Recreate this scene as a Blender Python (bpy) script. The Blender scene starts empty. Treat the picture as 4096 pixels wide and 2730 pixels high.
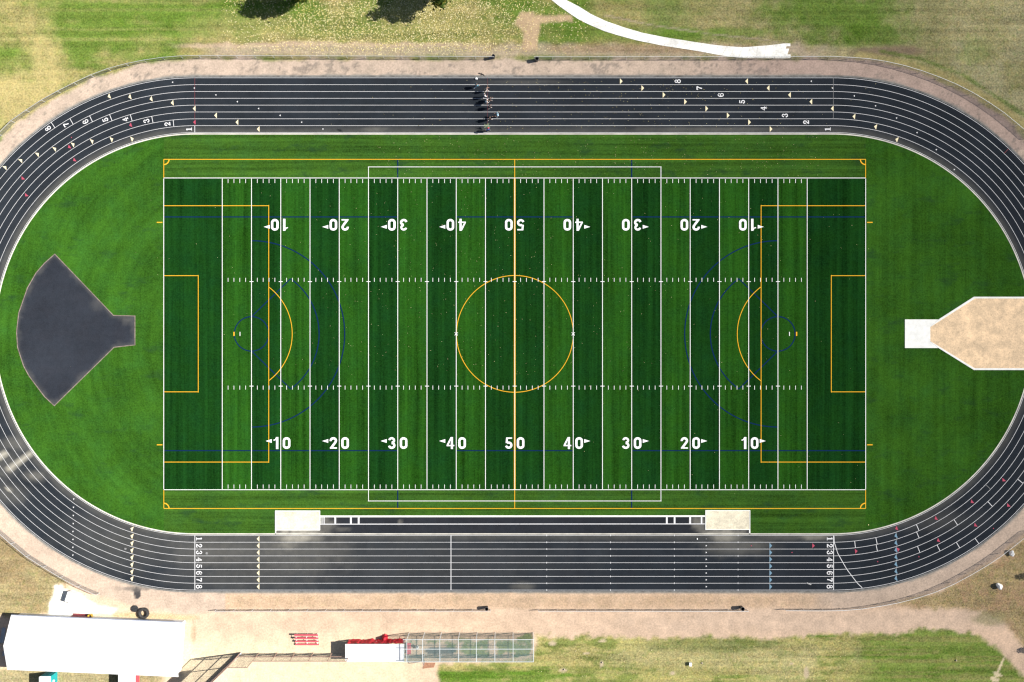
import bpy, bmesh, math, random
import numpy as np
from mathutils import Vector, Matrix
from math import radians, sin, cos, pi

random.seed(7)
rng = np.random.RandomState(11)
scn = bpy.context.scene
col = scn.collection

# ------------------------------------------------------------------ camera, sky, sun, exposure
H = 124.5                    # flying height of the camera above the pitch, metres
S = 4096 / (36 / 28 * H)     # photo pixels per metre on the ground
cam_d = bpy.data.cameras.new('camera'); cam = bpy.data.objects.new('camera', cam_d); col.objects.link(cam)
cam.location = (0, 0, H); cam.rotation_euler = (0, 0, 0)
cam_d.lens = 28; cam_d.sensor_width = 36; cam_d.sensor_fit = 'HORIZONTAL'
cam_d.clip_start = 0.5; cam_d.clip_end = 3000
scn.camera = cam
scn.cycles.filter_width = 1.3

SUN_EL, SUN_AZ = radians(36.5), math.atan2(0.135, 1.0)   # low sun from the right, a touch from the top
sun_vec = Vector((cos(SUN_EL) * cos(SUN_AZ), cos(SUN_EL) * sin(SUN_AZ), sin(SUN_EL)))
w = bpy.data.worlds.new('World'); scn.world = w; w.use_nodes = True
wn = w.node_tree.nodes; wl = w.node_tree.links
sky = wn.new('ShaderNodeTexSky'); sky.sky_type = 'NISHITA'; sky.sun_disc = False
sky.sun_elevation = SUN_EL; sky.sun_rotation = pi / 2 - SUN_AZ
bg = wn['Background']; bg.inputs['Strength'].default_value = 0.05
wl.new(sky.outputs['Color'], bg.inputs['Color'])
sun_d = bpy.data.lights.new('sun', 'SUN'); sun_d.energy = 5.0; sun_d.angle = radians(0.53); sun_d.color = (1.0, 0.955, 0.88)
sun = bpy.data.objects.new('sun', sun_d); col.objects.link(sun)
sun.rotation_euler = sun_vec.to_track_quat('Z', 'Y').to_euler(); sun.location = (60, 8, 60)
scn.view_settings.view_transform = 'Standard'; scn.view_settings.look = 'None'
scn.view_settings.exposure = 0.90; scn.view_settings.gamma = 1.0

# ------------------------------------------------------------------ helpers
def P(px, py, h=0.0):
    """photo pixel -> point at height h seen at that pixel"""
    f = (H - h) / H
    return Vector(((px - 2048) / S * f, (1365 - py) / S * f, h))

def srgb(r, g, b):
    f = lambda c: (c / 255 / 12.92) if c <= 10.3 else ((c / 255 + 0.055) / 1.055) ** 2.4
    return (f(r), f(g), f(b), 1)

class MB:
    def __init__(self): self.v = []; self.f = []; self.m = []; self.uv = {}
    def face(self, pts, m=0):
        i = len(self.v); self.v += [tuple(p) for p in pts]; self.f.append(tuple(range(i, i + len(pts)))); self.m.append(m)
    def poly(self, pts, z, m=0): self.face([(p[0], p[1], z) for p in pts], m)
    def box(self, c, size, rz=0.0, m=0, rot=None):
        R = rot or Matrix.Rotation(rz, 3, 'Z'); c = Vector(c); i = len(self.v)
        for x in (-.5, .5):
            for y in (-.5, .5):
                for z in (-.5, .5):
                    self.v.append(tuple(c + R @ Vector((x * size[0], y * size[1], z * size[2]))))
        for q in ((0, 1, 3, 2), (4, 6, 7, 5), (0, 4, 5, 1), (2, 3, 7, 6), (0, 2, 6, 4), (1, 5, 7, 3)):
            self.f.append(tuple(i + k for k in q)); self.m.append(m)
    def tube(self, p, q, r, n=6, r2=None, m=0):
        p, q = Vector(p), Vector(q); d = (q - p)
        if d.length < 1e-6: return
        d.normalize(); a = d.orthogonal().normalized(); b = d.cross(a); r2 = r if r2 is None else r2; i = len(self.v)
        for k in range(n):
            t = 2 * pi * k / n; o = a * cos(t) + b * sin(t)
            self.v.append(tuple(p + o * r)); self.v.append(tuple(q + o * r2))
        for k in range(n):
            k2 = (k + 1) % n
            self.f.append((i + 2 * k, i + 2 * k2, i + 2 * k2 + 1, i + 2 * k + 1)); self.m.append(m)
        self.f.append(tuple(i + 2 * k for k in range(n))[::-1]); self.m.append(m)
        self.f.append(tuple(i + 2 * k + 1 for k in range(n))); self.m.append(m)
    def path(self, pts, r, n=6):
        for a, b in zip(pts[:-1], pts[1:]): self.tube(a, b, r, n)
    def strip(self, pts, width, z, m=0, closed=False):
        pts = [Vector((p[0], p[1])) for p in pts]; n = len(pts); L = []
        for k in range(n):
            a = pts[k - 1] if (k > 0 or closed) else pts[k]; b = pts[(k + 1) % n] if (k < n - 1 or closed) else pts[k]
            d = (b - a).normalized(); o = Vector((-d.y, d.x)) * (width / 2)
            L.append((pts[k] + o, pts[k] - o))
        i = len(self.v)
        for a, b in L: self.v += [(a.x, a.y, z), (b.x, b.y, z)]
        for k in range(n if closed else n - 1):
            k2 = (k + 1) % n
            self.f.append((i + 2 * k, i + 2 * k + 1, i + 2 * k2 + 1, i + 2 * k2)); self.m.append(m)
    def prism(self, pts, z0, z1, m=0):
        n = len(pts); i = len(self.v)
        for p in pts: self.v.append((p[0], p[1], z0))
        for p in pts: self.v.append((p[0], p[1], z1))
        self.f.append(tuple(i + k for k in range(n))[::-1]); self.m.append(m)
        self.f.append(tuple(i + n + k for k in range(n))); self.m.append(m)
        for k in range(n):
            k2 = (k + 1) % n; self.f.append((i + k, i + k2, i + n + k2, i + n + k)); self.m.append(m)
    def lathe(self, c, prof, n=20, m=0, cap=True):
        c = Vector(c); i = len(self.v); k_ = len(prof)
        for r, z in prof:
            for k in range(n):
                t = 2 * pi * k / n; self.v.append((c.x + r * cos(t), c.y + r * sin(t), c.z + z))
        for j in range(k_ - 1):
            for k in range(n):
                k2 = (k + 1) % n
                self.f.append((i + j * n + k, i + j * n + k2, i + (j + 1) * n + k2, i + (j + 1) * n + k)); self.m.append(m)
        if cap:
            self.f.append(tuple(i + k for k in range(n))[::-1]); self.m.append(m)
            self.f.append(tuple(i + (k_ - 1) * n + k for k in range(n))); self.m.append(m)
    def build(self, name, mats, parent=None, smooth=False, at=None):
        me = bpy.data.meshes.new(name)
        v = self.v
        off = Vector((0, 0, 0))
        if at is not None: off = Vector(at)
        elif parent is not None: off = Vector(parent.location)
        v = [(p[0] - off.x, p[1] - off.y, p[2] - off.z) for p in v]
        me.from_pydata(v, [], self.f)
        mats = mats if isinstance(mats, (list, tuple)) else [mats]
        for m in mats: me.materials.append(m)
        me.polygons.foreach_set('material_index', self.m)
        if smooth: me.polygons.foreach_set('use_smooth', [True] * len(self.f))
        if self.uv:
            ul = me.uv_layers.new(name='UVMap')
            for fi, uvs in self.uv.items():
                for li, uv in zip(me.polygons[fi].loop_indices, uvs): ul.data[li].uv = uv
        me.update()
        o = bpy.data.objects.new(name, me); col.objects.link(o)
        if parent is not None: o.parent = parent
        elif at is not None: o.location = off
        return o

def tag(o, label=None, cat=None, group=None, kind=None):
    if label: o['label'] = label
    if cat: o['category'] = cat
    if group: o['group'] = group
    if kind: o['kind'] = kind
    return o

def thing(name, label, cat, loc, group=None):
    o = bpy.data.objects.new(name, None); col.objects.link(o); o.location = loc
    o.empty_display_size = 0.3
    return tag(o, label, cat, group)

# ------------------------------------------------------------------ materials
class NT:
    def __init__(self, name):
        self.m = bpy.data.materials.new(name); self.m.use_nodes = True
        self.n = self.m.node_tree.nodes; self.l = self.m.node_tree.links; self.n.clear()
        self.out = self.n.new('ShaderNodeOutputMaterial')
    def node(self, t, **kw):
        k = self.n.new(t)
        for a, b in kw.items(): setattr(k, a, b)
        return k
    def link(self, a, b): self.l.new(a, b)
    def pos(self, scale=(1, 1, 1), rot=(0, 0, 0)):
        g = self.node('ShaderNodeNewGeometry'); mp = self.node('ShaderNodeMapping')
        mp.inputs['Scale'].default_value = scale; mp.inputs['Rotation'].default_value = rot
        self.link(g.outputs['Position'], mp.inputs['Vector']); return mp.outputs['Vector']
    def noise(self, vec, scale, detail=3, rough=0.55, dist=0.0):
        t = self.node('ShaderNodeTexNoise'); t.inputs['Scale'].default_value = scale; t.inputs['Detail'].default_value = detail
        t.inputs['Roughness'].default_value = rough; t.inputs['Distortion'].default_value = dist
        self.link(vec, t.inputs['Vector']); return t.outputs['Fac']
    def maprange(self, v, a, b, c, d):
        t = self.node('ShaderNodeMapRange'); t.inputs[1].default_value = a; t.inputs[2].default_value = b
        t.inputs[3].default_value = c; t.inputs[4].default_value = d; self.link(v, t.inputs[0]); return t.outputs[0]
    def math(self, op, a, b):
        t = self.node('ShaderNodeMath', operation=op)
        for i, x in enumerate((a, b)):
            if hasattr(x, 'is_output'): self.link(x, t.inputs[i])
            else: t.inputs[i].default_value = x
        return t.outputs[0]
    def mix(self, fac, a, b, mode='MIX'):
        t = self.node('ShaderNodeMix', data_type='RGBA', blend_type=mode)
        for i, x in ((0, fac), (6, a), (7, b)):
            if hasattr(x, 'is_output'): self.link(x, t.inputs[i])
            elif i == 0: t.inputs[0].default_value = x
            else: t.inputs[i].default_value = (x[0], x[1], x[2], 1)
        return t.outputs[2]
    def scale(self, c, v):
        t = self.node('ShaderNodeVectorMath', operation='SCALE')
        if hasattr(c, 'is_output'): self.link(c, t.inputs[0])
        else: t.inputs[0].default_value = c[:3]
        if hasattr(v, 'is_output'): self.link(v, t.inputs[3])
        else: t.inputs[3].default_value = v
        return t.outputs[0]
    def diffuse(self, c, rough=1.0, bump=None, bs=0.4, bd=0.05):
        d = self.node('ShaderNodeBsdfDiffuse'); d.inputs['Roughness'].default_value = rough
        if hasattr(c, 'is_output'): self.link(c, d.inputs['Color'])
        else: d.inputs['Color'].default_value = (c[0], c[1], c[2], 1)
        if bump is not None:
            b = self.node('ShaderNodeBump'); b.inputs['Strength'].default_value = bs; b.inputs['Distance'].default_value = bd
            self.link(bump, b.inputs['Height']); self.link(b.outputs[0], d.inputs['Normal'])
        return d.outputs[0]
    def done(self, sh): self.link(sh, self.out.inputs['Surface']); return self.m

def plain(name, c, rough=0.6, metal=0.0, var=0.12, scale=3.0):
    t = NT(name); b = t.node('ShaderNodeBsdfPrincipled')
    n = t.noise(t.pos(), scale, 4)
    cc = t.scale(c, t.maprange(n, 0.3, 0.7, 1 - var, 1 + var))
    t.link(cc, b.inputs['Base Color']); b.inputs['Roughness'].default_value = rough; b.inputs['Metallic'].default_value = metal
    return t.done(b.outputs[0])

def matte(name, c, var=0.15, scale=2.0):
    t = NT(name); n = t.noise(t.pos(), scale, 4)
    return t.done(t.diffuse(t.scale(c, t.maprange(n, 0.3, 0.7, 1 - var, 1 + var)), 1.0))

def paint(name, c, wear=0.25, base=(0.02, 0.03, 0.02)):
    t = NT(name); n = t.noise(t.pos(), 3.0, 5, 0.7)
    cc = t.mix(t.maprange(n, 0.52, 0.75, 0.0, wear), c, base)
    return t.done(t.diffuse(cc, 0.6))

def turf_mat(name, c, axis, streak=0.22, patch=0.12, smudge=0.0, dust=0.0):
    """artificial turf: streaks of brushed pile along one axis, fine fibre speckle, soft patches"""
    t = NT(name)
    sc = {'y': (1.05, 0.02, 1), 'x': (0.02, 1.2, 1), 'arc': (1.2, 0.03, 1)}[axis]
    if axis == 'arc':      # mown in curves that follow the bend
        g = t.node('ShaderNodeNewGeometry'); sp_ = t.node('ShaderNodeSeparateXYZ'); t.link(g.outputs['Position'], sp_.inputs[0])
        ax_ = t.math('MAXIMUM', t.math('SUBTRACT', t.math('ABSOLUTE', sp_.outputs[0], 0), 43.0), 0.0)
        r_ = t.math('SQRT', t.math('ADD', t.math('MULTIPLY', ax_, ax_), t.math('MULTIPLY', t.math('MULTIPLY', sp_.outputs[1], sp_.outputs[1]), 0.75)), 0)
        cb = t.node('ShaderNodeCombineXYZ'); t.link(t.math('MULTIPLY', r_, 0.9), cb.inputs[0]); t.link(t.math('MULTIPLY', sp_.outputs[1], 0.05), cb.inputs[1]); t.link(t.math('MULTIPLY', sp_.outputs[0], 0.04), cb.inputs[2])
        sa = t.noise(cb.outputs[0], 1.0, 3, 0.6); sb_ = t.noise(t.pos((1.0, 0.03, 1)), 1.0, 3, 0.6)
        mf = t.node('ShaderNodeMix', data_type='FLOAT'); t.link(t.maprange(t.math('ADD', sp_.outputs[0], t.math('MULTIPLY', t.noise(t.pos(), .15, 2), 20)), -30, 40, 0, 1), mf.inputs[0]); t.link(sa, mf.inputs[2]); t.link(sb_, mf.inputs[3]); s1 = mf.outputs[0]
    else: s1 = t.noise(t.pos(sc), 1.0, 3, 0.6)
    s2 = t.noise(t.pos((sc[0] * 2.7, sc[1] * 2.7, 1)), 1.0, 2)
    fine = t.noise(t.pos(), 4.0, 4, 0.85); mid_ = t.noise(t.pos(), 1.2, 3, 0.7)
    big = t.noise(t.pos(), 0.10, 4, 0.6)
    v = t.math('ADD', t.maprange(s1, 0.3, 0.7, -streak, streak), t.maprange(s2, 0.3, 0.7, -streak * .4, streak * .4))
    v = t.math('ADD', v, t.maprange(fine, 0.32, 0.68, -0.38, 0.40)); v = t.math('ADD', v, t.maprange(mid_, 0.3, 0.7, -0.12, 0.12))
    v = t.math('ADD', v, t.maprange(big, 0.3, 0.7, -patch, patch))
    v = t.math('ADD', v, 1.0)
    cc = t.scale(c, v)
    hue = t.noise(t.pos(), 0.35, 3)
    cc = t.mix(t.maprange(hue, 0.4, 0.7, 0.0, 0.35), cc, t.scale((c[0] * 0.62, c[1] * 0.86, c[2] * 1.8), v))
    if smudge:
        sm = t.noise(t.pos((0.35, 0.8, 1)), 0.6, 4, 0.65)
        cc = t.mix(t.maprange(sm, 0.56, 0.72, 0.0, smudge), cc, (0.016, 0.045, 0.02))
    return t.done(t.diffuse(cc, 1.0, fine, 0.5, 0.04))

M = {}
M['turf_light'] = turf_mat('turf_light', (0.0175, 0.076, 0.0075), 'y', 0.34)
M['turf_dark'] = turf_mat('turf_dark', (0.0075, 0.0425, 0.0066), 'y', 0.32)
M['turf_side'] = turf_mat('turf_side', (0.038, 0.098, 0.0125), 'x', 0.32, 0.14, 0.7)
M['turf_end'] = turf_mat('turf_end', (0.0325, 0.101, 0.0105), 'arc', 0.17, 0.26, 0.5)
M['white'] = paint('white_paint', (0.80, 0.80, 0.80), 0.25)
M['num'] = paint('number_paint', (0.78, 0.79, 0.80), 0.45)
M['track_white'] = paint('track_white_paint', (0.66, 0.66, 0.67), 0.35, (0.05, 0.05, 0.055))
M['yellow'] = paint('yellow_paint', (0.72, 0.40, 0.03), 0.2)
M['blue'] = paint('blue_paint', (0.005, 0.019, 0.075), 0.2, (0.012, 0.05, 0.03))
M['cream'] = paint('cream_paint', (0.74, 0.66, 0.46), 0.2, (0.05, 0.05, 0.05))
M['red_mark'] = paint('red_mark_paint', (0.42, 0.075, 0.12), 0.3, (0.05, 0.05, 0.05))
M['blue_mark'] = paint('blue_mark_paint', (0.16, 0.27, 0.36), 0.3, (0.05, 0.05, 0.05))
M['faded'] = paint('faded_paint', (0.20, 0.20, 0.20), 0.6, (0.03, 0.03, 0.035))
M['faded_red'] = paint('faded_red_paint', (0.20, 0.06, 0.07), 0.6, (0.03, 0.03, 0.035))

def asphalt(name, c, attr=None, dust=(0.36, 0.34, 0.29)):
    t = NT(name)
    fine = t.noise(t.pos(), 9.0, 2, 0.7); big = t.noise(t.pos(), 0.16, 5, 0.6); mid = t.noise(t.pos(), 1.1, 4, 0.6)
    v = t.math('ADD', t.maprange(fine, 0.3, 0.7, 0.84, 1.16), t.maprange(big, 0.3, 0.7, -0.16, 0.16))
    v = t.math('ADD', v, t.maprange(mid, 0.3, 0.7, -0.08, 0.08))
    cc = t.scale(c, v)
    warm = t.noise(t.pos(), 0.5, 3)
    cc = t.mix(t.maprange(warm, 0.42, 0.7, 0, 0.5), cc, t.scale((c[0] * 1.08, c[1] * 0.99, c[2] * 0.95), v))
    if attr:
        a = t.node('ShaderNodeAttribute', attribute_name=attr)
        br = t.noise(t.pos(), 0.9, 6, 0.7)
        k = t.math('MULTIPLY', a.outputs['Fac'], t.maprange(br, 0.25, 0.75, 0.70, 1.30))
        cc = t.mix(k, cc, dust)
    return t.done(t.diffuse(cc, 1.0, fine, 0.3, 0.01))

M['track'] = asphalt('track_surface', (0.0228, 0.0278, 0.0352), 'dust')
M['runway'] = asphalt('runway_surface', (0.026, 0.029, 0.036), 'dust')
M['apron'] = asphalt('apron_asphalt', (0.0275, 0.032, 0.0425), 'dust')
def sand_mat(name, c, speck, spk=0.5):
    t = NT(name); b = t.noise(t.pos(), 0.5, 5, 0.65); f = t.noise(t.pos(), 4.0, 4, 0.7)
    cc = t.scale(c, t.math('ADD', t.maprange(b, 0.3, 0.7, 0.76, 1.18), t.maprange(f, 0.3, 0.7, -0.08, 0.08)))
    sp = t.noise(t.pos((1, 1, 1), (0, 0, 0.6)), 3.2, 6, 0.8)
    cc = t.mix(t.maprange(sp, 0.58, 0.70, 0, spk), cc, speck)
    return t.done(t.diffuse(cc, 1.0, b, 0.6, 0.15))
M['margin'] = matte('grey_margin', (0.20, 0.195, 0.185), 0.35, 1.2)
M['concrete'] = matte('pale_concrete', (0.80, 0.795, 0.765), 0.07, 1.4)
M['path_concrete'] = sand_mat('path_concrete', (0.82, 0.81, 0.775), (0.55, 0.48, 0.36), 0.4)
M['joint'] = matte('path_joint', (0.62, 0.60, 0.55), 0.2)
M['kerb'] = matte('kerb_concrete', (0.62, 0.60, 0.54), 0.18, 0.6)
M['kerb_brown'] = matte('brown_kerb', (0.21, 0.17, 0.15), 0.35, 1.5)
M['sand'] = sand_mat('pit_sand', (0.70, 0.65, 0.52), (0.36, 0.25, 0.14), 0.5)
M['tan_sand'] = sand_mat('throwing_sand', (0.76, 0.60, 0.41), (0.24, 0.17, 0.09), 0.8)
M['galv'] = plain('galvanised_pipe', (0.58, 0.59, 0.60), 0.5, 0.2, 0.1)
M['cage_pipe'] = plain('cage_pipe', (0.62, 0.66, 0.68), 0.5, 0.1, 0.1)
M['brown_pipe'] = plain('brown_pipe', (0.36, 0.24, 0.19), 0.6, 0.0, 0.1)
M['black'] = plain('black_plastic', (0.007, 0.007, 0.009), 0.5)
M['black_lip'] = plain('dark_grey_plastic', (0.10, 0.10, 0.105), 0.5)
M['grey_lid'] = plain('grey_lid', (0.16, 0.155, 0.18), 0.6)
M['rubber'] = plain('tyre_rubber', (0.045, 0.042, 0.042), 0.85, 0, 0.3, 8)
M['roof_white'] = plain('white_roof_metal', (0.82, 0.82, 0.82), 0.5, 0, 0.04, 0.6)
M['wall_white'] = plain('white_wall', (0.74, 0.74, 0.74), 0.7, 0, 0.05)
M['shade_trim'] = plain('eave_shade_blue', (0.30, 0.33, 0.42), 0.5)  # shadow tone under the shed eave, put into the colour
M['maroon'] = plain('maroon_door', (0.22, 0.055, 0.065), 0.6)
M['red_cloth'] = plain('red_cloth', (0.50, 0.014, 0.03), 0.8, 0, 0.35, 2.5)
M['red_plank'] = plain('red_plank', (0.56, 0.09, 0.115), 0.7)
M['teal'] = plain('teal_plastic', (0.012, 0.30, 0.31), 0.5)
M['yellow_plastic'] = plain('yellow_plastic', (0.72, 0.46, 0.04), 0.5)
M['dark_board'] = plain('dark_board', (0.05, 0.042, 0.06), 0.7)
M['rust'] = plain('rust_brown', (0.34, 0.17, 0.10), 0.9, 0, 0.25)
M['rock'] = matte('pale_rock', (0.80, 0.79, 0.77), 0.2, 2.5)
M['tan_stone'] = matte('tan_stone', (0.52, 0.45, 0.34), 0.25, 4)
M['dark_rock'] = plain('dark_rubble', (0.035, 0.037, 0.04), 0.9, 0, 0.6, 9)
M['bark'] = matte('bark', (0.10, 0.075, 0.05), 0.3, 6)
M['shade_step'] = matte('grey_blue_step', (0.40, 0.42, 0.45), 0.1)

def link_mat(name, c, cover, size=0.06):
    """chain link: two families of diagonal wires, open in between"""
    t = NT(name); uv = t.node('ShaderNodeUVMap'); sep = t.node('ShaderNodeSeparateXYZ'); t.link(uv.outputs[0], sep.inputs[0])
    u, v = sep.outputs[0], sep.outputs[1]
    def wires(e): return t.math('LESS_THAN', t.math('FRACT', t.math('MULTIPLY', e, 1 / size), 0), cover)
    k = t.math('MAXIMUM', wires(t.math('ADD', t.math('ADD', u, v), 500)), wires(t.math('ADD', t.math('SUBTRACT', u, v), 500)))
    tr = t.node('ShaderNodeBsdfTransparent'); d = t.node('ShaderNodeBsdfDiffuse'); d.inputs['Color'].default_value = (*c, 1)
    mx = t.node('ShaderNodeMixShader'); t.link(k, mx.inputs[0]); t.link(tr.outputs[0], mx.inputs[1]); t.link(d.outputs[0], mx.inputs[2])
    return t.done(mx.outputs[0])
M['link'] = link_mat('chain_link', (0.20, 0.20, 0.20), 0.21)
M['net'] = link_mat('green_grey_net', (0.155, 0.235, 0.235), 0.19)

# ------------------------------------------------------------------ noise in python, for where soils lie
def vnoise(x, y, seed):
    xi = np.floor(x).astype(np.int64); yi = np.floor(y).astype(np.int64); fx = x - xi; fy = y - yi
    fx = fx * fx * (3 - 2 * fx); fy = fy * fy * (3 - 2 * fy)
    def h(a, b):
        n = (a * 374761393 + b * 668265263 + seed * 1442695041) & 0x7fffffff
        n = ((n ^ (n >> 13)) * 1274126177) & 0x7fffffff
        return ((n ^ (n >> 16)) & 0xffff) / 65535.0
    return (h(xi, yi) * (1 - fx) + h(xi + 1, yi) * fx) * (1 - fy) + (h(xi, yi + 1) * (1 - fx) + h(xi + 1, yi + 1) * fx) * fy
def fbm(x, y, scale, seed, oct=4):
    s = 0; a = 1; t = 0
    for o in range(oct):
        s = s + a * vnoise(x / scale * 2 ** o + 91.7 * o, y / scale * 2 ** o + 37.3 * o, seed + o); t += a; a *= 0.55
    return s / t
def sstep(a, b, x):
    t = np.clip((x - a) / (b - a), 0, 1); return t * t * (3 - 2 * t)
def seg_dist(x, y, pts):
    d = np.full(x.shape, 1e9)
    for (ax, ay), (bx, by) in zip(pts[:-1], pts[1:]):
        dx, dy = bx - ax, by - ay; L = dx * dx + dy * dy + 1e-9
        t = np.clip(((x - ax) * dx + (y - ay) * dy) / L, 0, 1)
        d = np.minimum(d, np.hypot(x - ax - t * dx, y - ay - t * dy))
    return d
def poly_sd(x, y, pts):
    d = seg_dist(x, y, list(pts) + [pts[0]]); ins = np.zeros(x.shape, bool)
    n = len(pts); j = n - 1
    for i in range(n):
        xi, yi = pts[i]; xj, yj = pts[j]
        c = ((yi > y) != (yj > y)) & (x < (xj - xi) * (y - yi) / (yj - yi + 1e-12) + xi)
        ins ^= c; j = i
    return np.where(ins, -d, d)

# stadium: every ring of the track is an offset of the segment CL-CR
CLX, CRX, CY = 781.0, 3328.0, 1336.7
R1, LANE = 805.7, 27.32
def stad(px, py):
    x = np.clip(px, CLX, CRX); return np.hypot(px - x, py - CY)
def stations(n_st=160, n_cv=140):
    out = []
    for k in range(n_st): out.append((CLX + (CRX - CLX) * k / n_st, CY, 0.0, -1.0))
    for k in range(n_cv): t = -pi / 2 + pi * k / n_cv; out.append((CRX, CY, cos(t), sin(t)))
    for k in range(n_st): out.append((CRX + (CLX - CRX) * k / n_st, CY, 0.0, 1.0))
    for k in range(n_cv): t = pi / 2 + pi * k / n_cv; out.append((CLX, CY, cos(t), sin(t)))
    return out
ST = stations()
def ring(mb, r0, r1, z, m=0):
    i = len(mb.v); n = len(ST)
    for bx, by, nx, ny in ST:
        for r in (r0, r1): p = P(bx + nx * r, by + ny * r); mb.v.append((p.x, p.y, z))
    for k in range(n):
        k2 = (k + 1) % n; mb.f.append((i + 2 * k, i + 2 * k2, i + 2 * k2 + 1, i + 2 * k + 1)); mb.m.append(m)

# ------------------------------------------------------------------ ground: one sheet, soils by place
def axis(lo, hi, step, far):
    a = np.arange(lo, hi + step, step); o = np.geomspace(step * 2, far, 26)
    return np.concatenate([lo - np.cumsum(o)[::-1] * 0.25, a, a[-1] + np.cumsum(o) * 0.25])
gx = axis(-86, 86, 0.27, 500); gy = axis(-58, 58, 0.27, 500)
X, Y = np.meshgrid(gx, gy); X = X.ravel(); Y = Y.ravel()
px = X * S + 2048; py = 1365 - Y * S
wob = fbm(px, py, 60, 3) - 0.5; wob2 = fbm(px, py, 22, 9) - 0.5; big = fbm(px, py, 330, 21); med = fbm(px, py, 110, 33)
C = np.zeros((len(X), 3)); G = np.zeros(len(X))       # albedo and how grassy
def lay(mask, c, g=None):
    global C, G
    mask = np.clip(mask, 0, 1); C = C * (1 - mask[:, None]) + mask[:, None] * (np.array(c) if not isinstance(c, np.ndarray) else c)
    if g is not None: G = G * (1 - mask) + g * mask
def blob(cx, cy, rx, ry, k=1.0, soft=0.5, wb=0.7):
    d = np.hypot((px - cx) / rx, (py - cy) / ry) + (wob * 1.6 + wob2 * 0.8) * wb
    return k * (1 - sstep(1 - soft, 1 + soft, d))
green = np.array([0.108, 0.166, 0.032]); lush = np.array([0.067, 0.122, 0.017]); straw = np.array([0.30, 0.255, 0.115])
olive = np.array([0.262, 0.238, 0.125]); tan = np.array([0.255, 0.200, 0.110]); pink = np.array([0.455, 0.365, 0.295])
sdirt = np.array([0.585, 0.445, 0.33]); pale = np.array([0.66, 0.56, 0.40]); grey = np.array([0.21, 0.19, 0.155])
# north lawn
rows = fbm(px * 0.06, py, 30, 51) - 0.5
tg = sstep(0.36, 0.62, big * 0.5 + med * 0.5 + rows * 0.35)
lay(np.ones(len(X)), green * (1 - tg[:, None]) + (straw * 0.74 + green * 0.2) * tg[:, None], 1)
lay(sstep(2250, 3350, px + wob * 500) * 0.85, olive[None, :] * (0.8 + 0.5 * med[:, None]), 1)
lay(sstep(3500, 3900, px + wob * 300) * sstep(0.38, 0.6, med) * 0.55, np.array([0.275, 0.26, 0.165]), 1)
lush = lush * 1.35
for b in ((3330, 60, 240, 110, .85), (3500, 140, 150, 55, .75), (2560, 140, 250, 26, .5), (2750, 150, 130, 30, .6), (1350, 110, 330, 50, .5), (900, 90, 170, 60, .5),
          (2260, 60, 110, 45, .7), (2290, 115, 180, 35, .65), (3900, 195, 60, 50, .55), (640, 50, 110, 150, .4), (60, 260, 140, 60, .5), (820, 60, 150, 90, .4),
          (2120, 30, 100, 40, .6), (1560, 70, 120, 55, .8), (1110, 30, 150, 30, .5), (500, 120, 60, 90, .4), (2900, 130, 220, 18, .6)):
    lay(blob(*b), lush, 1)
for b in ((100, 370, 190, 75, .95), (185, 270, 70, 120, .8), (60, 420, 110, 70, .8), (30, 500, 70, 50, .6), (1000, 120, 230, 60, .35), (1700, 60, 210, 70, .6), (170, 90, 60, 70, .4)):
    lay(blob(*b), straw * 1.18, 0.6)
lay(blob(3960, 30, 160, 200, .5), olive * 1.35, 1)
for yy, k in ((118, .25), (158, .3), (40, .2)): lay(sstep(9, 2, np.abs(py - yy + wob * 10)) * (px < 950) * k, straw, 1)
# strip above the north fence
lay(sstep(38, 10, np.abs(py - 205 + wob * 40)) * sstep(760, 900, px) * sstep(3450, 3200, px) * 0.7, pink * 0.86, .3)
lay(sstep(14, 3, np.abs(py - 181 + wob * 22)) * sstep(640, 800, px) * sstep(2080, 1800, px) * .75, sdirt * .78, .2)
lay(blob(3560, 205, 150, 22, .9), np.array([0.20, 0.15, 0.105]), .4)
lay(sstep(16, 4, seg_dist(px, py, [(3440, 228), (3620, 262), (3800, 318), (3960, 408), (4110, 520)]) + wob * 24 - 12) * .75, straw * 1.05, .5)
lay(sstep(10, 3, seg_dist(px, py, [(3520, 205), (3680, 235), (3850, 300), (3990, 390), (4110, 470)]) + wob * 16) * .6, lush * .9, 1)
lay(blob(2600, 195, 500, 18, .6), np.array([0.27, 0.19, 0.11]), .8)
# bare T and rut beside the path
T = poly_sd(px + wob * 22, py + wob2 * 22, [(2060, 95), (2080, 50), (2130, 45), (2145, 62), (2290, 64), (2290, 86), (2160, 90), (2150, 200), (2090, 200), (2095, 130), (2060, 95)])
lay(sstep(9, -6, T) * .95, np.array([0.47, 0.345, 0.225]), 0)
lay(sstep(5, 1, seg_dist(px, py, [(2420, 62), (2600, 100), (2850, 138), (3060, 160), (3200, 190)]) + wob * 6) * .5, pink * .8, .4)
lush = lush / 1.35
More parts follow.
